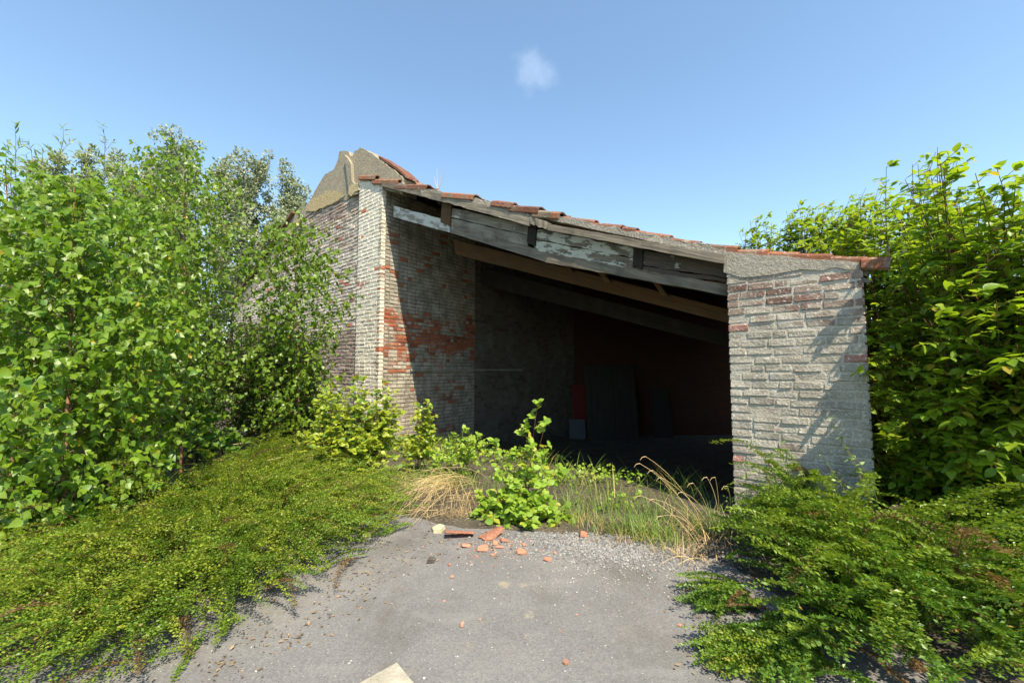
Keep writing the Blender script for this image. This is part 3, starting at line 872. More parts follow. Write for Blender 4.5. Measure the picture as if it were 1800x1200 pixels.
class Leaves:
    def __init__(s): s.p, s.a, s.n, s.s = [], [], [], []
    def add(s, p, a, n, size): s.p.append(p); s.a.append(a); s.n.append(n); s.s.append(size)
    def extend(s, p, a, n, size):
        s.p.extend(p); s.a.extend(a); s.n.extend(n); s.s.extend(size)
    def arrays(s):
        p = np.array(s.p, float).reshape(-1, 3); a = np.array(s.a, float).reshape(-1, 3); n = np.array(s.n, float).reshape(-1, 3); L = np.array(s.s, float)
        a /= np.linalg.norm(a, axis=1, keepdims=True) + 1e-9
        n -= a * np.sum(n * a, axis=1, keepdims=True)
        n /= np.linalg.norm(n, axis=1, keepdims=True) + 1e-9
        b = np.cross(a, n)
        return p, a, n, b, L

def leaf_mesh(name, arr, kind, widen=None):
    p, a, n, b, L = arr
    v, f = leaf_template(kind)
    k = len(v)
    wx = np.ones(len(p)) if widen is None else widen
    V = p[:, None, :] + L[:, None, None] * (v[None, :, 0, None] * b[:, None, :] * wx[:, None, None] + v[None, :, 1, None] * a[:, None, :] + v[None, :, 2, None] * n[:, None, :])
    Fc = f[None] + (np.arange(len(p)) * k)[:, None, None]
    return mesh_np(name, V.reshape(-1, 3), Fc.reshape(-1, 3), True)

_LEAFOBJ = {}
def single_leaf(kind, mat):
    key = (kind, mat.name)
    if key not in _LEAFOBJ:
        lst = []
        for i in range(4):
            v, f = leaf_template(kind, True)
            rr = np.random.default_rng(i)
            v = v.copy(); v[:, 2] += rr.uniform(-.02, .02, len(v)); v[:, 0] *= rr.uniform(.9, 1.08)
            v[:, 2] += v[:, 0] * rr.uniform(-.15, .15)
            me = mesh_np('leaf', v, f, True); me.materials.append(mat); lst.append(me)
        _LEAFOBJ[key] = lst
    return _LEAFOBJ[key]

def split_front(arr, most, cell=11):
    """indices of the leaves that show largest in the photograph's frame, and the rest"""
    p, a, n, b, L = arr
    c = p + a * L[:, None] * .5
    X, Y, D = project(c)
    ok = (X > 4) & (X < 1796) & (Y > 4) & (Y < 1196) & (D > .3)
    idx = np.nonzero(ok)[0]
    idx = idx[np.argsort(D[idx])]
    seen, keep = set(), []
    for i in idx:
        q = (int(X[i] // cell), int(Y[i] // cell))
        if q in seen: continue
        for dx in (-1, 0, 1):
            for dy in (-1, 0, 1): seen.add((q[0] + dx, q[1] + dy)) if (dx == 0 or dy == 0) else None
        keep.append(i)
    face = np.abs(np.sum(n * ((c - np.array(CAMP)) / np.linalg.norm(c - np.array(CAMP), axis=1, keepdims=True)), axis=1))
    keep = sorted(keep, key=lambda i: -(L[i] / D[i]) ** 2 * (face[i] + .2))[:most]
    m = np.ones(len(p), bool); m[keep] = False
    return keep, np.nonzero(m)[0]

def put_foliage(root, L, kind, mat, singles=0, name='crown'):
    if not L.p: return
    arr = L.arrays()
    keep = []
    rest = np.arange(len(arr[0]))
    if singles:
        keep, rest = split_front(arr, singles)
        lst = single_leaf(kind, mat)
        loc = Vector(root.location)
        p, a, n, b, S = arr
        for j, i in enumerate(keep):
            o = bpy.data.objects.new('leaf', lst[j % 4])
            COL.objects.link(o); o.parent = root
            s = S[i]
            mm = Matrix(((b[i][0] * s, a[i][0] * s, n[i][0] * s, p[i][0]), (b[i][1] * s, a[i][1] * s, n[i][1] * s, p[i][1]), (b[i][2] * s, a[i][2] * s, n[i][2] * s, p[i][2]), (0, 0, 0, 1)))
            o.matrix_parent_inverse = Matrix.Translation(-loc)
            o.matrix_basis = mm
    if len(rest):
        sub = tuple(x[rest] for x in arr)
        o = link(name, leaf_mesh(name, sub, kind, RNG.uniform(.85, 1.15, len(rest))), mat, root)
        o['kind'] = 'stuff'

class Tubes:
    """tapered stems gathered into one mesh"""
    def __init__(s, sides=5): s.V, s.F, s.off, s.k = [], [], 0, sides
    def add(s, pts, r0, r1):
        pts = np.array([tuple(p) for p in pts], float)
        m = len(pts); k = s.k
        t = np.gradient(pts, axis=0); t /= np.linalg.norm(t, axis=1, keepdims=True) + 1e-9
        ref = np.array([1.0, 0.2, 0.1]) if abs(t[0][2]) > .7 else np.array([0, 0.1, 1.0])
        b = np.cross(t, ref); b /= np.linalg.norm(b, axis=1, keepdims=True) + 1e-9
        c = np.cross(t, b)
        rad = np.linspace(r0, r1, m)
        ang = np.arange(k) / k * 2 * math.pi
        ring = pts[:, None, :] + rad[:, None, None] * (np.cos(ang)[None, :, None] * b[:, None, :] + np.sin(ang)[None, :, None] * c[:, None, :])
        s.V.append(ring.reshape(-1, 3))
        i = np.arange(m - 1)[:, None] * k; j = np.arange(k)[None]; j2 = (j + 1) % k
        f = np.stack([i + j, i + j2, i + k + j2, i + k + j], -1).reshape(-1, 4) + s.off
        s.F.append(f); s.off += m * k
    def put(s, name, mat, root):
        if not s.V: return None
        o = link(name, mesh_np(name, np.concatenate(s.V), np.concatenate(s.F), True), mat, root)
        return o

def vec(*a): return np.array(a, float)
def unit(v): return v / (np.linalg.norm(v) + 1e-9)
def rv(s=1.0): return RNG.normal(0, s, 3)

def bez(a, b, c, n):
    t = np.linspace(0, 1, n)[:, None]
    return (1 - t) ** 2 * a + 2 * (1 - t) * t * b + t ** 2 * c

def leafy_twig(L, T, p0, d, ln, step, size, style, rad=.003, sag=0.15, up=0.0):
    """one twig with leaves along it; style says how leaves are held"""
    d = unit(d)
    p2 = p0 + d * ln + vec(0, 0, -sag * ln + up * ln)
    p1 = p0 + d * ln * .5 + vec(0, 0, sag * ln * .25)
    n = max(4, int(ln / step) + 2)
    pts = bez(p0, p1, p2, n)
    if T is not None: T.add(pts[:: max(1, (n - 1) // 2)], rad, rad * .4)
    tan = np.gradient(pts, axis=0)
    for i in range(1, n):
        t = unit(tan[i]); q = pts[i]
        side = unit(np.cross(t, vec(0, 0, 1)) + rv(.15))
        fr = i / n
        for sgn in ((1, -1) if style in ('opp', 'flat', 'round') else (1 if i % 2 else -1,)):
            s_ = size * U_(.5, 1.2) * (1.0 if fr < .8 else .8)
            if style == 'hang':      # birch: leaves dangle, faces out
                a = unit(t * .35 + side * sgn * .6 + vec(0, 0, -.75) + rv(.32))
                nn = unit(vec(.2, -.55, .6) + rv(.75) + d * .3)
            elif style == 'opp':     # dogwood: pairs, spreading with drooping tips, faces up
                a = unit(t * .55 + side * sgn * .85 + vec(0, 0, -.10) + rv(.2))
                nn = unit(vec(.05, -.2, 1.0) + rv(.28))
            elif style == 'round':
                a = unit(t * .45 + side * sgn * .9 + rv(.25))
                nn = unit(vec(.15, -.45, .9) + rv(.35))
            elif style == 'flat':
                a = unit(t * .6 + side * sgn * .9 + rv(.15))
                nn = unit(vec(0, -.2, 1) + rv(.3))
            elif style == 'lance':   # willow: along the shoot
                a = unit(t * .75 + side * sgn * .55 + rv(.22))
                nn = unit(vec(.1, -.5, .7) + rv(.4))
            else:                    # bushy, any way
                a = unit(t * .4 + rv(.6)); nn = unit(vec(.1, -.4, .8) + rv(.6))
            L.add(q, a, nn, s_)
    # leaf at the end
    L.add(pts[-1], unit(tan[-1] + rv(.2)), unit(vec(.1, -.4, .9) + rv(.3)), size * .8)

def stem_plant(L, T, base, tip, r0, n_tw, tw_len, step, size, style, f0=.15, bow=0.12, spread=1.0, tw_up=.25, sag=.2, twrad=.003):
    """a stem from base to tip with side twigs all round it"""
    base, tip = np.array(base, float), np.array(tip, float)
    ln = np.linalg.norm(tip - base)
    mid = (base + tip) / 2 + rv(bow * ln * .5) + vec(0, 0, bow * ln * .5)
    pts = bez(base, mid, tip, 9)
    T.add(pts, r0, r0 * .2)
    for k in range(n_tw):
        t = f0 + (1 - f0) * (k + R()) / n_tw
        q = (1 - t) ** 2 * base + 2 * (1 - t) * t * mid + t * t * tip
        tg = unit(2 * (1 - t) * (mid - base) + 2 * t * (tip - mid))
        ang = k * 2.4 + U_(-.5, .5)
        s1 = unit(np.cross(tg, vec(.3, .9, .2))); s2 = np.cross(tg, s1)
        rad = math.cos(ang) * s1 + math.sin(ang) * s2
        d = unit(rad * spread + tg * .55 + vec(0, 0, tw_up))
        leafy_twig(L, T, q, d, tw_len * (1.15 - .75 * t) * U_(.6, 1.15), step, size, style, twrad, sag)
    leafy_twig(L, T, pts[-2], tip - mid, tw_len * .5, step, size * .85, style, twrad, 0.02)

def ell(c, r):
    """random point in an ellipsoid, thicker towards its shell"""
    d = unit(rv()); k = R() ** .45
    return vec(c[0] + d[0] * r[0] * k, c[1] + d[1] * r[1] * k, c[2] + d[2] * r[2] * k)

def plant(name, base, label, cat, group=None):
    o = empty(name, tuple(base))
    return tag(o, label, cat, group)

# ------------------------------------------------------------------ trees far behind, left of the barn
def far_tree(px, depth, py_top, rx, label, n_limb, seed):
    """trunk, rising limbs, and leaf clumps strung along each limb's outer half"""
    top = W(px, py_top, depth)
    base = Vector((top.x, depth, 0))
    root = plant('poplar_tree', base, label, 'tree', 'silvery trees behind the barn')
    T = Tubes(6); L = Leaves()
    hgt = top.z
    T.add([base, base + Vector((.1, .1, hgt * .5)), base + Vector((0, 0, hgt * .9))], .28, .04)
    for k in range(n_limb):
        f = .12 + .80 * ((k + R()) / n_limb)
        an = k * 2.4 + U_(-.5, .5)
        out = rx * (1.1 - .62 * f ** 2.2) * U_(.45, 1.1)
        q0 = vec(base.x, base.y, hgt * f * .86)
        tip = vec(base.x + math.cos(an) * out, base.y + math.sin(an) * out * .8, min(hgt * 1.0, hgt * (f * .86 + .10 + U_(0, .14))))
        mid = (q0 + tip) / 2 + vec(math.cos(an) * out * .2, 0, -.05 * hgt)
        limb = bez(q0, mid, tip, 9)
        T.add(limb, .05, .01)
        for j in range(3, 9):
            for _ in range(2):
                c = limb[j] + rv(.16)
                cr = U_(.16, .42)
                m = int(30 + 90 * cr)
                d = RNG.normal(0, 1, (m, 3)); d /= np.linalg.norm(d, axis=1, keepdims=True)
                P = c + d * (cr * RNG.uniform(.2, 1.0, (m, 1)) ** .6)
                A = d * .5 + RNG.normal(0, .5, (m, 3)) + np.array([0, 0, .2])
                Nn = RNG.normal(0, .6, (m, 3)) + np.array([.2, -.6, .5])
                L.extend(list(P), list(A), list(Nn), list(RNG.uniform(.11, .20, m)))
    T.put('trunk', M['bark'], root)
    put_foliage(root, L, 'dia', M['silver'])
far_tree(518, 22, 290, 1.6, 'silvery grey-green tree nearest the barn gable, right of its row', 34, 1)
far_tree(425, 21, 256, 2.5, 'broad silvery grey-green tree left of the one by the gable', 46, 2)
far_tree(290, 20, 240, 2.6, 'silvery tree top rising behind the birch saplings', 46, 3)
far_tree(130, 19, 250, 2.6, 'grey-green tree hidden behind the leftmost willow shoots', 40, 4)

# ------------------------------------------------------------------ willow saplings, left background
def willow(px, depth, tops, label, n_fill, rx, low_py, seed):
    g = W(px, 640, depth); base = Vector((g.x, depth, 0))
    root = plant('willow_sapling', base, label, 'willow', 'willow saplings behind the birches')
    T = Tubes(3); L = Leaves()
    for x, y in tops:
        tip = W(x, y, depth + U_(-.3, .3))
        stem_plant(L, T, base + Vector((U_(-.3, .3), U_(-.3, .3), 0)), tip, .018, 36, .62, .036, .115, 'lance', .12, .05, .7, .5, .1)
    for k in range(n_fill):
        tp = W(px + U_(-rx, rx), U_(min(t[1] for t in tops) + 50, low_py), depth + U_(-.9, .7))
        stem_plant(L, T, base + Vector((U_(-.5, .5), U_(-.5, .5), 0)), tp, .014, 18, .55, .045, .115, 'lance', .2, .1, .8, .4, .15)
    T.put('stem', M['bark'], root)
    put_foliage(root, L, 'willow', M['willow'])
willow(60, 6.0, [(28, 240), (75, 275), (112, 245), (20, 310), (-40, 290), (55, 262)], 'willow sapling with the tall left-hand shoots against the sky', 26, 130, 640, 1)
willow(190, 6.4, [(185, 240), (150, 262), (215, 285), (240, 280)], 'willow sapling with narrow leaves right of the tall left shoots', 34, 100, 640, 2)
willow(330, 6.8, [(268, 290), (300, 285), (345, 300), (380, 350), (410, 400)], 'willow sapling showing beside the middle birch crown', 34, 105, 680, 3)
willow(-150, 5.6, [(-120, 220), (-180, 260), (-80, 260)], 'willow sapling at the very left edge of the picture', 10, 110, 700, 4)

# ------------------------------------------------------------------ dark small-leaved bush before the gable
def bush(name, spots, base, label, cat, kind, mat, n, leaf, twl, step, style, stemmat, singles=0, r0=.012, ntw=12, group=None, f0=.3, sag=.15, spread=1.0):
    """spots: list of (px, py, depth, rx, ry, rz) ellipsoids that hold the stem tips"""
    root = plant(name, base, label, cat, group)
    T = Tubes(3); L = Leaves()
    wt = [s[3] * s[5] for s in spots]
    for k in range(n):
        s = random.choices(spots, wt)[0]
        c = W(s[0], s[1], s[2])
        tip = ell(c, (s[3], s[4], s[5]))
        tip[2] = max(tip[2], .08)
        b = np.array(base, float) + vec(U_(-.25, .25), U_(-.25, .25), 0)
        stem_plant(L, T, b, tip, r0, ntw, twl, step, leaf, style, f0, .10, spread, .25, sag)
    st = T.put('stem', stemmat, root)
    put_foliage(root, L, kind, mat, singles)
    return root
b0 = G(500, 790)
bush('dark_bush', [(490, 640, b0.y + .1, .9, .8, .95), (430, 690, b0.y, .9, .7, .7), (560, 700, b0.y, .55, .5, .6), (450, 575, b0.y + .4, .8, .6, .6), (530, 640, b0.y + .3, .5, .4, .5), (410, 590, b0.y + .3, .8, .6, .9)], b0, 'dense dark small-leaved bush before the gable wall', 'bush', 'dia', M['privet'], 290, .058, .38, .022, 'bushy', M['bark'], ntw=13)
b0 = G(330, 800)
bush('dark_bush', [(300, 680, b0.y + .3, .9, .7, .9), (200, 640, b0.y + .5, .9, .7, 1.1), (380, 740, b0.y + .3, .6, .5, .5)], b0, 'dark small-leaved bush low behind the birch saplings', 'bush', 'dia', M['privet'], 60, .05, .36, .03, 'bushy', M['bark'], ntw=12)
b0 = G(20, 830)
bush('dark_bush', [(0, 650, b0.y + .2, 1.3, .7, 1.2), (120, 720, b0.y, 1.0, .6, .7), (-150, 600, b0.y, 1.0, .8, 1.4)], b0, 'dark bush behind the leftmost birch sapling', 'bush', 'dia', M['privet'], 60, .055, .4, .035, 'bushy', M['bark'], ntw=12)

# ------------------------------------------------------------------ birch saplings
def birch(px, base_py, top, depth_top, label, crown, n_br, leaf, singles, mat, r0, step=.05, twl=.34, extra=(), nt=11, sag=.45):
    """crown: list of (py, half width in px, count)"""
    b = G(px, base_py)
    root = plant('birch_sapling', b, label, 'birch', 'birch saplings left of the barn')
    TT = Tubes(7); T = Tubes(3); L = Leaves()
    tp = W(top[0], top[1], depth_top)
    bb, tt = np.array(b), np.array(tp)
    mid = (bb + tt) / 2 + vec(.06, 0, 0)
    trunk = bez(bb, mid, tt, 18)
    TT.add(trunk, r0, .004)
    for k in range(n_br):
        f = .05 + .95 * (k + R()) / n_br
        q = (1 - f) ** 2 * bb + 2 * (1 - f) * f * mid + f * f * tt
        X, Y, D = project(q[None])
        w = np.interp(Y[0], [c[0] for c in crown], [c[1] for c in crown]) / FPX * D[0]
        an = k * 2.4 + U_(-.4, .4)
        ln = w * U_(.6, 1.08)
        d = vec(math.cos(an), math.sin(an) * .85, U_(.35, .75))
        tip = q + unit(d) * ln
        stem_plant(L, T, q, tip, max(.004, r0 * .35 * (1 - .6 * f)), max(3, int(nt * ln / .7)), twl, step, leaf, 'hang', .12, .06, .9, .1, sag, .002)
    leafy_twig(L, T, tt - vec(0, 0, .2), vec(0, 0, 1), .35, step * .8, leaf * .8, 'hang', .003, 0)
    for (x, y, d_, n_) in extra:
        for k in range(n_):
            stem_plant(L, T, bb + vec(U_(-.2, .2), U_(-.2, .2), 0), np.array(W(x + U_(-40, 40), y + U_(-30, 30), d_)), .008, 9, twl, step, leaf, 'hang', .3, .1, .9, .1, sag)
    TT.put('trunk', M['bark_birch'], root)
    br = T.put('branches', M['bark'], root); br['kind'] = 'stuff'
    put_foliage(root, L, 'birch', mat, singles)
birch(525, 800, (515, 408), 6.9, 'slender birch sapling standing right before the gable wall', [(400, 20), (450, 85), (520, 120), (620, 110), (760, 70)], 84, .078, 140, M['birch_far'], .014, .055, .34, nt=10)
birch(318, 835, (322, 262), 5.6, 'tall middle birch sapling with pointed crown top', [(260, 20), (330, 85), (420, 140), (560, 150), (700, 130), (850, 90)], 84, .068, 200, M['birch_far'], .022, .05, .34)
birch(20, 900, (10, 300), 4.4, 'birch sapling at the left edge of the picture', [(290, 30), (400, 120), (600, 150), (800, 130), (950, 100)], 74, .068, 200, M['birch'], .02, .048, .34)
birch(102, 965, (130, 330), 3.45, 'nearest birch sapling with bare reddish trunk', [(330, 25), (400, 90), (520, 180), (650, 225), (800, 215), (900, 170), (980, 110)], 120, .068, 300, M['birch'], .019, .042, .36)
birch(228, 890, (232, 322), 4.5, 'birch sapling standing between the bare reddish trunk and the middle one', [(320, 25), (400, 90), (520, 130), (650, 130), (800, 110), (900, 70)], 70, .068, 200, M['birch'], .018, .046, .36)
b0 = G(215, 925)
bush('birch_sapling', [(240, 640, b0.y, .55, .35, .6), (250, 780, b0.y, .45, .3, .4), (190, 880, b0.y - .1, .4, .3, .25)], b0, 'low bushy young birch right of the bare reddish trunk', 'birch', 'birch', M['birch'], 26, .060, .30, .042, 'hang', M['bark_birch'], 200, .007, 11, 'birch saplings left of the barn', .2, .45)

b0 = G(55, 985)
bush('birch_sapling', [(50, 880, b0.y, .5, .25, .3), (-40, 860, b0.y + .1, .5, .3, .4), (130, 930, b0.y, .35, .2, .14)], b0, 'low leafy young birch in the lower left corner of the thicket', 'birch', 'birch', M['birch'], 30, .058, .28, .042, 'hang', M['bark_birch'], 160, .006, 10, 'birch saplings left of the barn', .15, .45)

# broad-leaved creeper between birch and dark bush
b0 = G(385, 815)
bush('broad_leaf_plant', [(380, 775, b0.y - .1, .33, .25, .16), (350, 700, b0.y, .3, .2, .2)], b0, 'patch of large bright lobed leaves under the middle birch', 'plant', 'vine', M['vine'], 16, .115, .22, .09, 'round', M['stem_green'], 90, .005, 4)

# ------------------------------------------------------------------ yellow-green shrubs at the pillar and in the entrance
b0 = G(625, 850)
bush('yellow_green_shrub', [(600, 715, b0.y, .48, .3, .50), (650, 780, b0.y - .1, .45, .3, .30), (570, 780, b0.y, .38, .3, .35), (685, 720, b0.y + .1, .24, .2, .42), (640, 690, b0.y + .1, .25, .2, .3)], b0, 'yellow-green shrub at the foot of the left pillar', 'shrub', 'round', M['yellowshrub'], 100, .058, .26, .045, 'round', M['stem_green'], 200, .006, 8)
b0 = G(738, 838)
bush('yellow_green_shrub', [(745, 720, b0.y, .17, .15, .28), (735, 770, b0.y, .34, .2, .2)], b0, 'upright yellow-green shoots before the lit strip of inner wall', 'shrub', 'round', M['yellowshrub'], 20, .058, .18, .05, 'round', M['stem_green'], 120, .005, 6)
b0 = G(790, 838)
bush('green_shrub', [(825, 775, b0.y, .28, .2, .17), (770, 800, b0.y, .24, .2, .12)], b0, 'small green leafy shrub left of the round-leaved one', 'shrub', 'round', M['snowberry'], 15, .055, .16, .045, 'round', M['stem_green'], 90, .005, 6)
b0 = G(915, 905)
ctr = plant('round_leaved_shrub', b0, 'bright round-leaved shrub in the middle of the entrance', 'shrub')
T, L = Tubes(4), Leaves()
for (x, y, dd) in ((946, 700, .0), (962, 735, .05), (925, 740, .1), (905, 790, 0), (868, 775, .1), (960, 790, 0), (935, 780, -.1), (880, 830, -.1), (985, 830, 0), (905, 850, -.15), (950, 850, -.15)):
    stem_plant(L, T, np.array(b0) + vec(U_(-.06, .06), U_(-.06, .06), 0), np.array(W(x, y, b0.y + dd)), .005, 7, .17, .058, .068, 'round', .2, .06, .9, .25, .1)
for (x, y, dd) in ((880, 925, -.25), (915, 945, -.36), (940, 972, -.46), (965, 945, -.36), (1010, 938, -.28), (925, 962, -.4), (895, 935, -.3), (985, 935, -.32), (1015, 925, -.15), (850, 930, -.2), (835, 900, -.1), (940, 985, -.5), (960, 965, -.45), (1000, 905, -.1), (860, 905, -.2), (850, 870, 0), (830, 915, -.1), (900, 880, -.3), (950, 890, -.3), (935, 915, -.4), (925, 900, -.35), (970, 890, -.2), (870, 880, -.15)):
    stem_plant(L, T, np.array(b0) + vec(U_(-.06, .06), U_(-.06, .06), 0.05), np.array(W(x, y, b0.y + dd)), .004, 7, .16, .05, .072, 'round', .2, .15, .9, .25, .15)
T.put('stem', M['stem_red'], ctr)
put_foliage(ctr, L, 'round', M['snowberry'], 300)

# ------------------------------------------------------------------ dogwoods right of the pier
b0 = Vector((4.3, 3.7, 0))
bush('dogwood_shrub', [(1660, 420, 3.3, .45, .5, .4), (1760, 420, 2.9, .5, .5, .45), (1620, 640, 3.3, .40, .4, .5), (1740, 620, 2.8, .45, .4, .6), (1780, 800, 2.7, .45, .4, .5), (1640, 790, 3.3, .35, .35, .4), (1860, 600, 2.6, .5, .5, .8), (1545, 695, 3.2, .24, .12, .12), (1545, 600, 3.4, .10, .12, .25), (1560, 480, 3.6, .15, .2, .2), (1640, 300, 3.05, .22, .2, .14), (1700, 330, 2.95, .2, .2, .14), (1800, 400, 2.75, .4, .4, .35), (1960, 420, 2.4, .5, .5, .8), (1650, 330, 3.4, .35, .4, .22), (1570, 560, 3.75, .2, .3, .5), (1575, 820, 3.6, .2, .2, .35)], b0, 'big dogwood with broad yellow-green leaves right of the pier', 'shrub', 'dogwood', M['dogwood'], 330, .086, .36, .066, 'opp', M['stem_red'], 300, .012, 10, None, .35, .12, .95)
b0 = Vector((4.6, 5.2, 0))
bush('dogwood_shrub', [(1590, 400, 5.0, .75, .6, .42), (1560, 450, 4.9, .4, .4, .4), (1480, 390, 5.4, .5, .5, .28), (1700, 370, 4.8, .8, .6, .4), (1630, 290, 4.9, .4, .4, .24), (1680, 500, 4.9, .8, .5, .7), (1620, 700, 4.6, .7, .5, .8)], b0, 'taller dogwood rising over the pier roof end', 'shrub', 'dogwood', M['dogwood'], 260, .10, .40, .08, 'opp', M['stem_red'], 200, .014, 10, None, .35, .12, .95)
b0 = Vector((5.6, 8.6, 0))
bush('dogwood_shrub', [(1318, 408, 8.2, .34, .5, .32), (1400, 395, 8.0, .6, .6, .42), (1500, 370, 7.8, .8, .6, .5)], b0, 'far green shrub showing its top over the low roof', 'shrub', 'dogwood', M['dogwood'], 115, .10, .45, .085, 'opp', M['bark'], 80, .014, 13, None, .45, .12, .95)

# ------------------------------------------------------------------ distant hedge that closes the view
def hedge(name, pts, h, label, n):
    P, A, Nn, S = [], [], [], []
    for (x0, y0), (x1, y1) in zip(pts, pts[1:]):
        m = n
        t = RNG.uniform(0, 1, m); z = RNG.uniform(0, 1, m) ** .8
        wob = .75 + .25 * np.sin(t * 17) * np.cos(t * 7.3)
        d = RNG.normal(0, .5, (m, 2))
        P += list(np.stack([x0 + (x1 - x0) * t + d[:, 0], y0 + (y1 - y0) * t + d[:, 1], z * h * wob], 1))
        A += list(RNG.normal(0, 1, (m, 3))); Nn += list(RNG.normal(0, .6, (m, 3)) + np.array([.2, -.6, .5])); S += list(RNG.uniform(.2, .4, m))
    L = Leaves(); L.extend(P, A, Nn, S)
    o = link(name, leaf_mesh(name, L.arrays(), 'dia'), M['privet'])
    tag(o, label, 'hedge', kind='stuff')
hedge('far_hedge', [(-34, 10), (-26, 20), (-14, 25), (-4, 28)], 3.0, 'dark far hedge closing the field left of the barn', 7000)
hedge('far_hedge', [(9.5, 17), (18, 15), (26, 8), (28, 0)], 3.2, 'dark far hedge closing the field right of the barn', 7000)

# ------------------------------------------------------------------ creeping cotoneaster
def spray_template(seed, L0=.62, leaf=.0125):
    rr = np.random.default_rng(seed)
    arch = rr.uniform(.10, .24)
    n = 36
    t = np.linspace(0, 1, n)
    main = np.stack([L0 * t, .05 * np.sin(t * 3 + rr.uniform(0, 6)) * t, arch * np.sin(np.minimum(1, t * 1.0) * math.pi * .92) * L0 * 1.3], 1)
    stems = [main]
    P, A, Nn = [], [], []
    for i in range(2, n):
        tg = unit(main[i] - main[i - 1])
        for sg in (1, -1):
            ln = rr.uniform(.022, .062) * (1.1 - .7 * t[i])
            side = vec(-tg[1], tg[0], 0) * sg
            d = unit(tg * .75 + side * .8 + vec(0, 0, rr.uniform(-.15, .35)))
            m = max(2, int(ln / .0105))
            q = main[i] + d * np.linspace(.15, 1, m)[:, None] * ln
            if rr.random() < .4: stems.append(np.stack([main[i], main[i] + d * ln]))
            s2 = unit(np.cross(d, vec(0, 0, 1)))
            for j in range(m):
                for s3 in ((1,) if (j + i) % 2 else (-1,)):
                    P.append(q[j]); A.append(unit(d * .55 + s2 * s3 * .8 + rr.normal(0, .2, 3) + vec(0, 0, .15)))
                    Nn.append(vec(0, 0, 1) + rr.normal(0, .45, 3))
    return np.array(P), np.array(A), np.array(Nn), stems
SPRAYS = [spray_template(i) for i in range(16)]
DI_V = np.array([(0, 0, 0), (.34, .5, .10), (0, 1, 0), (-.34, .5, .10)])

def in_poly(x, y, poly):
    c = False; j = len(poly) - 1
    for i in range(len(poly)):
        if (poly[i][1] > y) != (poly[j][1] > y) and x < (poly[j][0] - poly[i][0]) * (y - poly[i][1]) / (poly[j][1] - poly[i][1]) + poly[i][0]: c = not c
        j = i
    return c
def edge_dist(x, y, poly):
    best = 9
    for a, b in zip(poly, poly[1:] + poly[:1]):
        dx, dy = b[0] - a[0], b[1] - a[1]
        t = max(0, min(1, ((x - a[0]) * dx + (y - a[1]) * dy) / (dx * dx + dy * dy + 1e-9)))
        best = min(best, math.hypot(x - a[0] - t * dx, y - a[1] - t * dy))
    return best

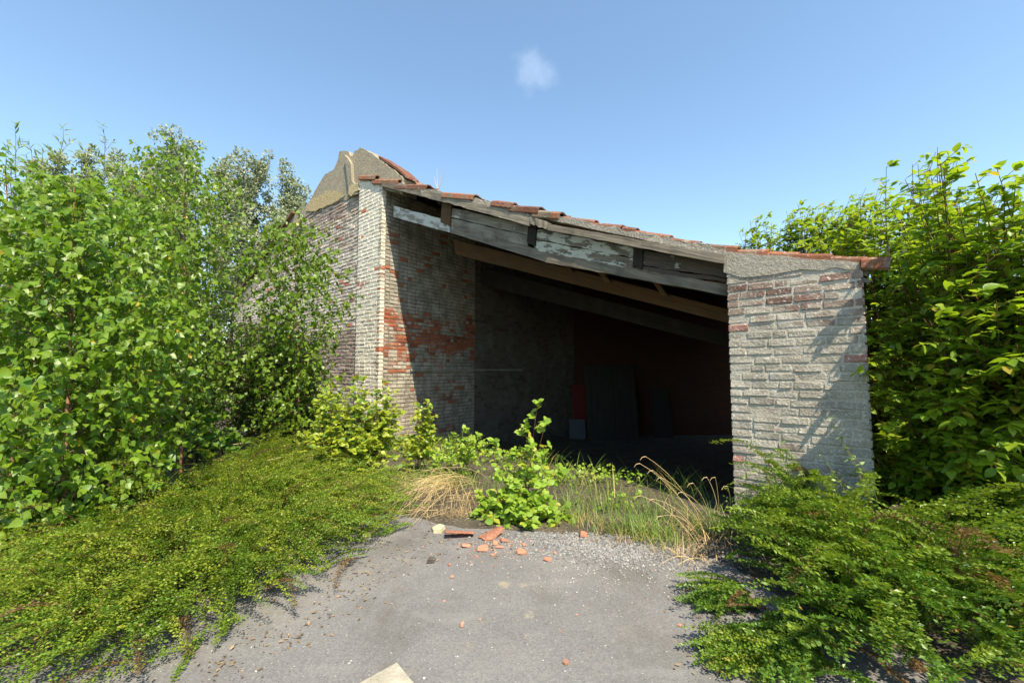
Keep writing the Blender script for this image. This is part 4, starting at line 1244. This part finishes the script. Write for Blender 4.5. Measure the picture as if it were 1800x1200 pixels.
def groundcover(name, poly, n, head, spread, hfun, mat, label, leafk=1.0, tubes_every=2, keep=None, lift=(.0, .35)):
    xs = [p[0] for p in poly]; ys = [p[1] for p in poly]
    VV, T, TI = [], Tubes(3), []
    done = 0; tries = 0
    while done < n and tries < n * 150:
        tries += 1
        x, y = U_(min(xs), max(xs)), U_(min(ys), max(ys))
        if not in_poly(x, y, poly): continue
        if keep and not keep(x, y): continue
        if R() > min(1, 2.3 / math.hypot(x, y)): continue      # thicker where one stands close
        top = R() < .28
        e = edge_dist(x, y, poly)
        h = hfun(x, y) * min(1, .10 + e / .5)
        P, A, Nn, stems = SPRAYS[random.randrange(16)]
        hd = head(x, y) + random.gauss(0, spread)
        s = U_(.6, 1.5) if top else U_(.45, 1.15)
        tx, ty = x + math.cos(hd) * .62 * s, y + math.sin(hd) * .62 * s
        if not in_poly(tx, ty, poly) and edge_dist(tx, ty, poly) > abs(random.gauss(0, .05)): continue
        pt = (U_(*lift) if R() > .15 else U_(.4, .8)) * (1 if e > .25 else .35)
        ch, sh = math.cos(hd), math.sin(hd)
        Rz = np.array([[ch, -sh, 0], [sh, ch, 0], [0, 0, 1]])
        cp, sp = math.cos(-pt), math.sin(-pt)
        Ry = np.array([[cp, 0, sp], [0, 1, 0], [-sp, 0, cp]])
        rl = random.gauss(0, .25)
        Rx = np.array([[1, 0, 0], [0, math.cos(rl), -math.sin(rl)], [0, math.sin(rl), math.cos(rl)]])
        Mx = Rz @ Ry @ Rx @ np.diag([1, 1, 1.0 if e > .3 else .35])
        org = np.array([x, y, .008 + h * (U_(.75, 1.15) if top else U_(.15, .8))])
        p = P @ Mx.T * s + org
        p[:, 2] = np.maximum(p[:, 2], .012 + RNG.uniform(0, .02, len(p)))
        a = A @ Mx.T; nn = Nn @ Mx.T; nn[:, 2] = np.abs(nn[:, 2])
        a /= np.linalg.norm(a, axis=1, keepdims=True)
        nn -= a * np.sum(nn * a, 1, keepdims=True); nn /= np.linalg.norm(nn, axis=1, keepdims=True) + 1e-9
        b = np.cross(a, nn)
        ls = (.0155 * leafk * RNG.uniform(.7, 1.25, len(p)))[:, None, None]
        v = p[:, None] + ls * (DI_V[None, :, 0, None] * b[:, None] + DI_V[None, :, 1, None] * a[:, None] + DI_V[None, :, 2, None] * nn[:, None])
        VV.append(v.reshape(-1, 3))
        ti = U_(.45, 1.0) if top else max(0, random.gauss(.02, .15))
        tw = np.clip(ti * (.4 + .9 * (P[:, 0] / .62)), 0, 1)
        if R() < .035: tw = np.full(len(P), 2.0)
        TI.append(np.repeat(tw, 4))
        if done % tubes_every == 0:
            q = stems[0][::6] @ Mx.T * s + org; q[:, 2] = np.maximum(q[:, 2], .01)
            T.add(q, .0035, .001)
        done += 1
    V = np.concatenate(VV)
    k = len(V) // 4
    Fc = (np.array([[0, 1, 2], [0, 2, 3]])[None] + (np.arange(k) * 4)[:, None, None]).reshape(-1, 3)
    root = empty(name, ((min(xs) + max(xs)) / 2, (min(ys) + max(ys)) / 2, 0))
    tag(root, label, 'ground cover', kind='stuff')
    fm = mesh_np('foliage', V, Fc)
    at = fm.attributes.new('tint', 'FLOAT', 'POINT'); at.data.foreach_set('value', np.concatenate(TI).astype(np.float32))
    o = link('foliage', fm, mat, root); o['kind'] = 'stuff'
    st = T.put('twigs', M['stem_red'], root); st['kind'] = 'stuff'

lp_px = [(-120, 1340), (90, 1285), (275, 1222), (375, 1160), (462, 1115), (535, 1075), (590, 1035), (632, 1000), (690, 962), (722, 920), (735, 885), (690, 862), (640, 855), (580, 835), (520, 800), (440, 792), (370, 830), (300, 860), (200, 940), (60, 985), (-120, 1000)]
lpoly = [(p.x, p.y) for p in (G(*q) for q in lp_px)]
def lh(x, y): return .11 + .09 * math.sin(x * 2.3 + y * 1.1) * math.cos(y * 1.9 - x * .7) + .11 * math.sin(x * 5 + y * 4) * math.sin(y * 6 - x * 2)
groundcover('creeping_cotoneaster', lpoly, 1950, lambda x, y: math.atan2(-.62, .78) + .9 * math.sin(x * 1.3 + y * .8), .45, lh, M['cotoneaster'], 'creeping small-leaved cotoneaster carpet left of the driveway', 1.0)

rp_px = [(1262, 1000), (1262, 965), (1280, 935), (1315, 908), (1420, 900), (1535, 935), (1640, 930), (1860, 930), (1990, 1020), (2000, 1300), (1440, 1300), (1310, 1200), (1320, 1150), (1370, 1110), (1340, 1075), (1300, 1045)]
rpoly = [(p.x, p.y) for p in (G(*q) for q in rp_px)]
def rh(x, y):
    d = math.hypot(x - 2.35, (y - 3.55))
    return .17 + .20 * math.exp(-(d / .45) ** 2) + .10 * math.sin(x * 3.1 - y * 2.1) * math.cos(y * 2.9)
groundcover('creeping_cotoneaster', rpoly, 980, lambda x, y: math.atan2(-.5, -.85) + .8 * math.sin(x * 1.7 - y * 1.2), .55, rh, M['cotoneaster_b'], 'arching glossy cotoneaster carpet right of the driveway', 1.45, lift=(.05, .75))
# arms of it reaching over the asphalt
fp_px = [(1215, 1040), (1215, 1065), (1262, 1088), (1350, 1075), (1300, 1025)]
fpoly = [(p.x, p.y) for p in (G(*q) for q in fp_px)]
groundcover('creeping_cotoneaster', fpoly, 60, lambda x, y: math.atan2(-.2, -1), .5, lambda x, y: .05, M['cotoneaster_b'], 'small flat cotoneaster arm on the asphalt below the gravel', 1.1)
fp2 = [(1240, 1140), (1240, 1180), (1300, 1200), (1470, 1190), (1430, 1110)]
fpoly = [(p.x, p.y) for p in (G(*q) for q in fp2)]
groundcover('creeping_cotoneaster', fpoly, 130, lambda x, y: math.atan2(-.15, -1), .5, lambda x, y: .06, M['cotoneaster'], 'flat cotoneaster arm on the asphalt at the lower right', 1.0)

# ------------------------------------------------------------------ grass, straw and dry stalks
_old_leaf_template = leaf_template
def leaf_template(kind, hi=False):
    if kind == 'blade':
        v = np.array([(-.012, 0, 0), (.012, 0, 0), (-.011, .45, -.12), (.011, .45, -.12), (-.006, .8, -.40), (.006, .8, -.40), (0, 1.0, -.62)], float)
        return v, np.array([(0, 1, 3), (0, 3, 2), (2, 3, 5), (2, 5, 4), (4, 5, 6)])
    if kind == 'wide_blade':
        v = np.array([(-.02, 0, 0), (.02, 0, 0), (-.045, .4, -.06), (.045, .4, -.06), (-.03, .75, -.25), (.03, .75, -.25), (0, 1.0, -.45)], float)
        return v, np.array([(0, 1, 3), (0, 3, 2), (2, 3, 5), (2, 5, 4), (4, 5, 6)])
    return _old_leaf_template(kind, hi)

def grass_patch(name, spots, mat, label, kind='blade', cat='grass', stuff=True):
    """spots: (px, py, spread in m along x, along y, count, length lo, hi, lean)"""
    L = Leaves()
    for px, py, sx, sy, n, lo, hi, lean in spots:
        c = G(px, py)
        for k in range(n):
            x, y = c.x + random.gauss(0, sx), c.y + random.gauss(0, sy)
            an = U_(0, 6.283)
            l = vec(math.cos(an), math.sin(an), 0)
            tl = U_(.05, lean)
            L.add(vec(x, y, ground_z(x, y)), vec(l[0] * tl, l[1] * tl, 1), vec(-l[0], -l[1], .1), U_(lo, hi))
    base = G(spots[0][0], spots[0][1])
    o = link_at(name, leaf_mesh(name, L.arrays(), kind), mat, (base.x, base.y, 0))
    tag(o, label, cat, kind='stuff' if stuff else None)
grass_patch('grass', [(1020, 915, .12, .10, 134, .12, 0.22, .7), (1080, 935, .12, .08, 134, .12, 0.21, .7), (1130, 945, .10, .08, 161, .15, 0.26, .7), (1170, 955, .10, .09, 134, .12, 0.24, .8), (1060, 895, .2, .12, 134, .12, 0.26, .6), (1140, 910, .15, .15, 115, .15, 0.28, .6), (990, 890, .12, .12, 84, .1, 0.21, .6), (870, 860, .25, .25, 145, .1, 0.21, .6), (930, 850, .3, .25, 161, .08, 0.20, .6), (1020, 865, .3, .25, 122, .08, 0.21, .6), (1240, 930, .12, .15, 96, .2, 0.31, .7)], M['grass'], 'green tufty grass along the barn threshold')
grass_patch('dry_grass', [(1100, 955, .15, .05, 88, .08, 0.15, .9), (1190, 975, .12, .06, 88, .08, 0.17, 1.0), (1040, 925, .15, .06, 63, .08, 0.14, .9), (1225, 985, .08, .06, 52, .1, 0.20, 1.1), (1240, 950, .06, .08, 41, .15, 0.28, .9), (720, 870, .2, .2, 85, .1, 0.26, .8), (690, 850, .2, .15, 88, .1, 0.24, .8), (840, 885, .12, .1, 81, .1, 0.21, .8), (820, 905, .1, .06, 119, .05, 0.14, 1.3), (780, 905, .08, .05, 88, .05, 0.12, 1.4)], M['straw_dark'], 'brown dry grass mixed in along the threshold')
grass_patch('grass', [(650, 860, .25, .2, 320, .1, 0.26, .6), (740, 850, .2, .2, 260, .1, 0.30, .6), (800, 850, .15, .15, 220, .1, 0.28, .6), (200, 965, .3, .12, 420, .08, 0.22, .8)], M['grass'], 'soft green grass between pillar shrubs and carpet')
grass_patch('reed_grass', [(235, 935, .12, .08, 34, .3, 0.60, .5), (190, 925, .12, .08, 26, .3, 0.55, .5), (270, 915, .08, .06, 18, .25, 0.50, .6), (60, 960, .15, .08, 24, .25, 0.50, .5)], M['reed'], 'clump of broad-bladed green grass under the nearest birches', 'wide_blade', 'grass')

def threshold_weeds():
    L1, L2 = Leaves(), Leaves()
    for k in range(1300):
        u, o = U_(.25, 6.0), random.gauss(-.15, .35)
        q = F(u, 0, o)
        if 2.0 < u and random.random() < .25: continue
        clump = math.sin(u * 5.1) * math.cos(o * 6 + u * 2)
        if clump < -.25: continue
        an = U_(0, 6.283); l = vec(math.cos(an), math.sin(an), 0); tl = U_(.05, .8)
        L1.add(vec(q.x, q.y, ground_z(q.x, q.y)), vec(l[0] * tl, l[1] * tl, 1), vec(-l[0], -l[1], .1), U_(.10, .30) * (1.2 + clump * .5))
    for k in range(2200):
        u, o = U_(.2, 5.5), random.gauss(-.15, .4)
        if math.sin(u * 3.3 + o * 4) < 0: continue
        q = F(u, 0, o)
        L2.add(vec(q.x, q.y, ground_z(q.x, q.y) + U_(.02, .16)), rv(1) + vec(0, 0, .3), vec(.1, -.4, 1) + rv(.3), U_(.03, .06))
    b = F(3, 0)
    o1 = link_at('grass', leaf_mesh('grass', L1.arrays(), 'blade'), M['grass'], (b.x, b.y, 0)); tag(o1, 'loose green grass just inside the barn opening', 'grass', kind='stuff')
    o2 = link_at('low_weeds', leaf_mesh('low_weeds', L2.arrays(), 'round'), M['snowberry'], (b.x, b.y, 0)); tag(o2, 'low leafy weeds scattered just inside the barn opening', 'weeds', kind='stuff')
threshold_weeds()

def stalks(name, items, mat, label, cat, r=.0022, group=None):
    T = Tubes(4)
    for pts, rad in items: T.add(pts, rad, rad * .45)
    b = items[0][0][0]
    root = empty(name, (float(b[0]), float(b[1]), 0)); tag(root, label, cat, group)
    o = T.put('stalk', mat, root); o['kind'] = 'stuff'
    return root
# straw tuft flopping to the left
it = []
b = np.array(G(802, 852))
for k in range(100):
    tx, ty = U_(640, 775), U_(848, 932)
    if R() < .2: tx, ty = U_(770, 845), U_(890, 918)
    tp = np.array(G(tx, ty)) + vec(0, 0, U_(.01, .08))
    b2 = b + vec(random.gauss(-.03, .13), random.gauss(0, .10), U_(0, .03))
    w = U_(.3, .75)
    md = (b2 * w + tp * (1 - w)) + vec(random.gauss(0, .05), random.gauss(0, .05), U_(.02, .40))
    p = bez(b2, md, tp, 9)
    p[2:] += np.cumsum(RNG.normal(0, .006, (7, 3)), 0); p[:, 2] = np.maximum(p[:, 2], .012)
    if R() < .3:      # snapped stalk
        j = random.randint(4, 7); d = unit(p[j] - p[j - 1]) + vec(random.gauss(0, .5), random.gauss(0, .3), -.8)
        p = np.concatenate([p[:j + 1], [p[j] + unit(d) * U_(.05, .15)]]); p[:, 2] = np.maximum(p[:, 2], .012)
    it.append((p, U_(.0012, .0026)))
for k in range(60):
    q = np.array(G(U_(690, 845), U_(858, 918))) + vec(0, 0, U_(.01, .06))
    an = U_(0, 6.28); d = vec(math.cos(an), math.sin(an), U_(-.05, .15)) * U_(.04, .2)
    it.append((np.stack([q - d, q + rv(.01), q + d]), U_(.001, .002)))
stalks('straw_tuft', it, M['straw'], 'pale straw tuft flopped over left of the round-leaved shrub', 'straw')
# tall dry grass by the pier
it = []
for (bx, by, tx, ty, hgt) in [(1240, 925, 1131, 803, .1), (1235, 930, 1130, 818, .08), (1228, 930, 1148, 822, .05), (1245, 925, 1160, 835, .06), (1262, 920, 1240, 842, .02), (1270, 915, 1262, 838, .03), (1255, 930, 1205, 862, .08), (1235, 945, 1150, 878, .12), (1240, 950, 1165, 905, .12), (1225, 960, 1130, 870, .1), (1258, 940, 1222, 850, .05), (1280, 915, 1278, 858, .04), (1220, 990, 1150, 992, .12), (1230, 985, 1170, 1005, .1)]:
    for j in range(1):
        b = np.array(G(bx + U_(-8, 8), by)); tp = np.array(W(tx + U_(-6, 6), ty + U_(-6, 6), b[1] - U_(0, .15)))
        md = (b + tp) / 2 + vec(U_(0, .06), 0, hgt + U_(0, .05))
        p = bez(b, md, tp, 10)
        hook = np.stack([p[-1], p[-1] + vec(-.03, 0, -.004), p[-1] + vec(-.05, 0, -.03)])
        it.append((p, .0026)); 
        if j == 0: it.append((hook, .003))
stalks('dry_grass_stalks', it, M['straw'], 'tall dry grass stalks leaning left beside the right pier', 'grass')
# dead sticks in the right-hand carpet
for a, b_, lab in (((1558, 1005, 2.75), (1678, 893, 2.9), 'thin bare stick rising from the carpet below the dogwood'), ((1396, 953, 3.1), (1492, 1012, 2.9), 'thin pale stick lying across the carpet before the pier')):
    p, q = np.array(W(*a)), np.array(W(*b_))
    stalks('dead_stick', [(np.stack([p, (p + q) / 2 + vec(.01, 0, .012), q]), .004)], M['straw_dark'], lab, 'stick')
for px, py, ln, an, lab in ((470, 878, .22, .4, 'short pale branch on the upper end of the left carpet'), (490, 838, .3, .5, 'pale dead branch on the left carpet near the dark bush'), (395, 812, .5, .6, 'long straw-coloured stem at the edge of the dark bush')):
    q = np.array(G(px, py)) + vec(0, 0, .24); d = vec(math.cos(an), math.sin(an) * .6, .12) * ln
    stalks('dead_branch', [(np.stack([q - d / 2, q + vec(0, 0, .01), q + d / 2]), .008)], M['straw'], lab, 'branch')
# pale weed growing on the roof
b = np.array(F(*FP(747, 330, 0.0), -.3)); it = []
for x, y in ((745, 285), (757, 283), (762, 287), (752, 300), (740, 300)):
    tp = np.array(F(*FP(x, y, 0.0), -.3)); it.append((bez(b, (b + tp) / 2 + vec(-.01, 0, .05), tp, 6), .004))
stalks('roof_weed', it, M['straw'], 'wispy pale weed growing out of the roof edge', 'weed')

# ------------------------------------------------------------------ weeds before and on the pier
def weed(name, base, tips, label, size, step=.06, tw=.09, mat='nettle', kind='nettle', singles=60, nt=7, cat='weed'):
    root = plant(name, base, label, cat)
    T, L = Tubes(4), Leaves()
    for tp in tips:
        b = np.array(base, float) + vec(U_(-.03, .03), U_(-.03, .03), 0); tp = np.array(tp)
        pts = bez(b, (b + tp) / 2 + vec(U_(-.06, .06), U_(-.02, .02), .05), tp, max(6, int(np.linalg.norm(tp - b) / step)))
        T.add(pts, .004, .0015)
        for i in range(2, len(pts)):
            t = unit(pts[i] - pts[i - 1]); an = i * 1.57
            s1 = unit(np.cross(t, vec(0, 1, .1))); s2 = np.cross(t, s1)
            for sg in (1, -1):
                rad = (math.cos(an) * s1 + math.sin(an) * s2) * sg
                L.add(pts[i], unit(rad + t * .2 + vec(0, 0, -.15) + rv(.15)), unit(vec(.1, -.4, 1) + rv(.3)), size * U_(.7, 1.1) * (1 - .4 * i / len(pts)))
    T.put('stem', M['stem_green'], root)
    put_foliage(root, L, kind, M[mat], singles)
bb = G(1560, 1030)
weed('nettle_plant', W(1545, 1030, 2.75), [W(1487, 898, 2.85), W(1500, 935, 2.8), W(1535, 960, 2.7)], 'pale green nettle standing before the foot of the pier', .075)
weed('climbing_weed', W(1545, 900, 3.1), [W(1462, 735, 3.35), W(1478, 770, 3.3), W(1500, 800, 3.2)], 'straggly weed climbing the right edge of the pier', .06, .07)
weed('climbing_weed', W(1435, 900, 3.45), [W(1368, 765, 3.62), W(1392, 800, 3.6)], 'thin weed climbing the middle of the pier foot', .045, .06)
weed('climbing_weed', W(1500, 905, 3.2), [W(1440, 800, 3.4), W(1475, 830, 3.35), W(1455, 850, 3.35)], 'small dark weed tangle low on the pier right side', .035, .035, mat='privet')

# ------------------------------------------------------------------ gravel, stones, tile fragments, slab
def stone_mesh(n_jit=0.25, seed=0, flat=.6):
    rr = random.Random(seed)
    bm = bmesh.new(); bmesh.ops.create_icosphere(bm, subdivisions=1, radius=.5)
    for v in bm.verts:
        v.co *= 1 + rr.uniform(-n_jit, n_jit); v.co.z *= flat
    me = bm_mesh('stone', bm); v = np.empty(len(me.vertices) * 3); me.vertices.foreach_get('co', v)
    f = np.array([p.vertices[:] for p in me.polygons]); bpy.data.meshes.remove(me)
    return v.reshape(-1, 3), f
OCT = []
for i in range(6):
    v = np.array([(.5, 0, 0), (-.5, 0, 0), (0, .5, 0), (0, -.5, 0), (0, 0, .35), (0, 0, -.35)], float) * RNG.uniform(.65, 1.3, (6, 3))
    v += RNG.normal(0, .06, (6, 3))
    OCT.append(v)
OF = np.array([(0, 2, 4), (2, 1, 4), (1, 3, 4), (3, 0, 4), (2, 0, 5), (1, 2, 5), (3, 1, 5), (0, 3, 5)])
def gravel(name, pts, lo, hi, mat, label):
    V, Fs, off = [], [], 0
    for x, y in pts:
        s = lo + (hi - lo) * R() ** 2.5
        a = U_(0, 6.28); c, sn = math.cos(a), math.sin(a)
        v = OCT[random.randrange(6)] * s
        v = v @ np.array([[c, -sn, 0], [sn, c, 0], [0, 0, 1]]).T + np.array([x, y, .006 + s * .18])
        V.append(v); Fs.append(OF + off); off += 6
    cx, cy = np.mean([p[0] for p in pts]), np.mean([p[1] for p in pts])
    o = link_at(name, mesh_np(name, np.concatenate(V), np.concatenate(Fs)), mat, (cx, cy, 0))
    tag(o, label, 'gravel', kind='stuff')
M['gravel'] = plain_mat('grey_gravel', (.11, .11, .108), (.31, .30, .285), 30, .85, var=.85)
M['gravel_dk'] = plain_mat('mixed_grit', (.08, .075, .07), (.50, .48, .44), 30, .85, var=.9)
gp = []
for k in range(9000):
    px = 1075 + random.gauss(0, 85); py = 962 + random.gauss(0, 15) + (px - 1075) * .10
    if py < 936 + max(0, (px - 1000)) * .05: continue
    p = G(px, py); gp.append((p.x, p.y))
gravel('gravel', gp, .006, .024, M['gravel'], 'drift of loose grey gravel before the threshold')
gp = []
for k in range(2600):
    px, py = U_(250, 1480), 930 + 280 * R() ** .8
    if k < 1500: px, py = 1120 + random.gauss(0, 130), 1000 + random.gauss(0, 28)
    elif k < 2000: px, py = 900 + random.gauss(0, 60), 950 + abs(random.gauss(0, 18))
    p = G(px, py); gp.append((p.x, p.y))
gravel('grit', gp, .003, .014, M['gravel_dk'], 'scattered grit and pebbles over the asphalt')

def chunk(name, px, py, size, mat, label, cat, group=None, flat=.5, tilt=None, seed=0, aspect=1.0):
    rr = random.Random(seed)
    n = rr.choice((4, 5, 6))
    bm = bmesh.new()
    angs = sorted(rr.uniform(0, 6.28) for _ in range(n))
    angs = [i * 6.283 / n + rr.uniform(-.35, .35) for i in range(n)]
    ring = [(math.cos(a) * size * .5 * rr.uniform(.75, 1.15) * aspect, math.sin(a) * size * .5 * rr.uniform(.75, 1.15)) for a in angs]
    t = size * flat
    a = [bm.verts.new((x, y, 0)) for x, y in ring]; b = [bm.verts.new((x * .93, y * .93, t * rr.uniform(.85, 1.1))) for x, y in ring]
    bm.faces.new(a[::-1]); bm.faces.new(b)
    for i in range(n): bm.faces.new((a[i], a[(i + 1) % n], b[(i + 1) % n], b[i]))
    bmesh.ops.bevel(bm, geom=list(bm.edges), offset=size * .05, segments=1, affect='EDGES')
    for v in bm.verts: v.co += Vector((rr.uniform(-1, 1), rr.uniform(-1, 1), rr.uniform(-1, 1))) * size * .025
    p = G(px, py)
    o = link(name, bm_mesh(name, bm), mat)
    o.location = (p.x, p.y, .008); o.rotation_euler = (tilt or (rr.uniform(-.2, .2), rr.uniform(-.2, .2), rr.uniform(0, 6)))
    tag(o, label, cat, group)
    return o
frag = [(860, 949, .085, 'broken tile piece touching the upturned wedge at its foot'), (870, 957, .06, 'small tile piece just below the one at the wedge foot'), (888, 953, .08, 'flat tile piece right of the wedge foot, under the shrub'),
        (820, 962, .07, 'leftmost tile piece below the large curved tile'), (850, 967, .10, 'widest flat tile piece in the middle of the scatter'), (880, 964, .05, 'small tile piece right of the widest flat one'),
        (917, 973, .085, 'flat tile piece below the tip of the round-leaved shrub'), (964, 986, .06, 'tile piece lying farthest right on the asphalt below the gravel'), (795, 1016, .03, 'tiny tile chip below the dark stone'),
        (995, 1168, .03, 'tile chip nearest the bottom edge of the asphalt'), (921, 960, .04, 'tile chip at the lowest leaves of the round-leaved shrub'), (1195, 1102, .025, 'reddish tile chip alone near the right-hand carpet'),
        (790, 995, .025, 'tiny tile chip right of the dark stone'), (866, 978, .03, 'tile chip just below the widest flat piece'), (975, 974, .03, 'tile chip among the first gravel right of the shrub')]
for i, (px, py, s, lab) in enumerate(frag):
    chunk('tile_fragment', px, py, s, M['tile_fresh'], lab, 'tile fragment', 'loose tile fragments', .25 if s > .04 else .4, seed=i + 20, aspect=U_(1, 1.6))
chunk('tile_fragment', 1025, 944, .085, M['tile_fresh'], 'roundish orange tile fragment at the edge of the gravel', 'tile fragment', None, .5, seed=3)
chunk('tile_fragment', 812, 1102, .04, M['tile_fresh'], 'lone orange tile chip in the middle of the asphalt', 'tile fragment', None, .4, seed=5, aspect=.6)
chunk('concrete_block', 771, 934, .11, plain_mat('yellowish_concrete', (.36, .31, .18), (.52, .47, .31), 14, .9, .5), 'yellowish broken concrete block by the straw tuft', 'block', None, .36, (.12, -.1, .35), seed=12, aspect=1.5)
chunk('dark_stone', 757, 990, .065, plain_mat('dark_stone', (.06, .05, .045), (.11, .095, .08), 20, .9, .5), 'dark stone alone on the asphalt left of the tile fragments', 'stone', None, .5, seed=2)
chunk('pale_stone', 1607, 1050, .10, plain_mat('pale_stone', (.28, .26, .2), (.4, .37, .3), 14, .9, .5), 'pale stone chip lying on the right carpet', 'stone', None, .3, (.5, .2, .4), seed=4, aspect=1.5).location.z = .2
# crumbs of tile and mortar, and leaf litter
def crumbs():
    pts = []
    for k in range(260):
        px, py = 880 + random.gauss(0, 55), 955 + abs(random.gauss(0, 14)) + random.gauss(0, 5)
        p = G(px, py); pts.append((p.x, p.y))
    for k in range(40):
        p = G(U_(700, 1200), U_(950, 1190)); pts.append((p.x, p.y))
    gravel('tile_crumbs', pts, .004, .018, M['tile_fresh'], 'orange tile crumbs strewn round the broken tiles')
    L = Leaves()
    for k in range(900):
        if k < 400: q = lp_px[random.randrange(2, 11)]; px, py = q[0] + random.gauss(25, 35), q[1] + random.gauss(8, 14)
        elif k < 700: px, py = U_(740, 1250), 940 + random.gauss(0, 14) + max(0, (U_(740, 1250) - 1000)) * .12
        else: px, py = 1290 + random.gauss(-20, 40), U_(960, 1190)
        p = G(px, py)
        L.add(vec(p.x, p.y, .010 + R() * .008), vec(U_(-1, 1), U_(-1, 1), U_(-.1, .25)), vec(0, 0, 1) + rv(.35), U_(.008, .03))
    b = G(700, 1000)
    o = link_at('leaf_litter', leaf_mesh('leaf_litter', L.arrays(), 'oval'), M['litter'], (b.x, b.y, 0))
    tag(o, 'dry brown leaf litter along the edges of the asphalt', 'leaf litter', kind='stuff')
M['litter'] = plain_mat('dry_leaf', (.09, .06, .035), (.30, .21, .11), 9, .9, var=.8)
crumbs()
# two big pieces of broken roof tile
def curved_tile(px, py, L, Wd, rot, label, cut, seed):
    rr = random.Random(seed); bm = bmesh.new()
    nx, ny = 9, 7; g = []
    for i in range(nx):
        row = []
        for j in range(ny):
            x = (i / (nx - 1) - .5) * L; y = (j / (ny - 1) - .5) * Wd * (1 - cut * i / (nx - 1))
            z = .020 * math.sin(j / (ny - 1) * math.pi * 1.2 + .2) + rr.uniform(-.001, .001)
            row.append(bm.verts.new((x + rr.uniform(-.006, .006), y, z)))
        g.append(row)
    for i in range(nx - 1):
        for j in range(ny - 1): bm.faces.new((g[i][j], g[i + 1][j], g[i + 1][j + 1], g[i][j + 1]))
    r = bmesh.ops.solidify(bm, geom=list(bm.faces), thickness=.014)
    p = G(px, py); o = link('broken_tile', bm_mesh('broken_tile', bm), M['tile_fresh'])
    o.location = (p.x, p.y, .035); o.rotation_euler = rot
    tag(o, label, 'tile', None)
curved_tile(808, 944, .24, .14, (-.25, .10, .15), 'large curved broken roof tile with a shaded underside', .3, 1)
curved_tile(866, 945, .21, .13, (.45, -.30, .7), 'upturned wedge of broken roof tile under the shrub', .5, 2)
# concrete slab corner at the bottom edge
M['slab'] = plain_mat('pale_worn_concrete', (.24, .22, .165), (.40, .37, .29), 9, .9, .6, 60)
sp = [G(628, 1204, .02), G(697, 1166, .02), G(733, 1208, .02), G(700, 1330, .02), G(560, 1330, .02)]
sl = prism('concrete_slab', [Vector((p.x, p.y, .026)) for p in sp], Vector((0, 0, -.03)), M['slab'], None, .002)
tag(sl, 'pale concrete slab corner at the bottom of the picture', 'slab')
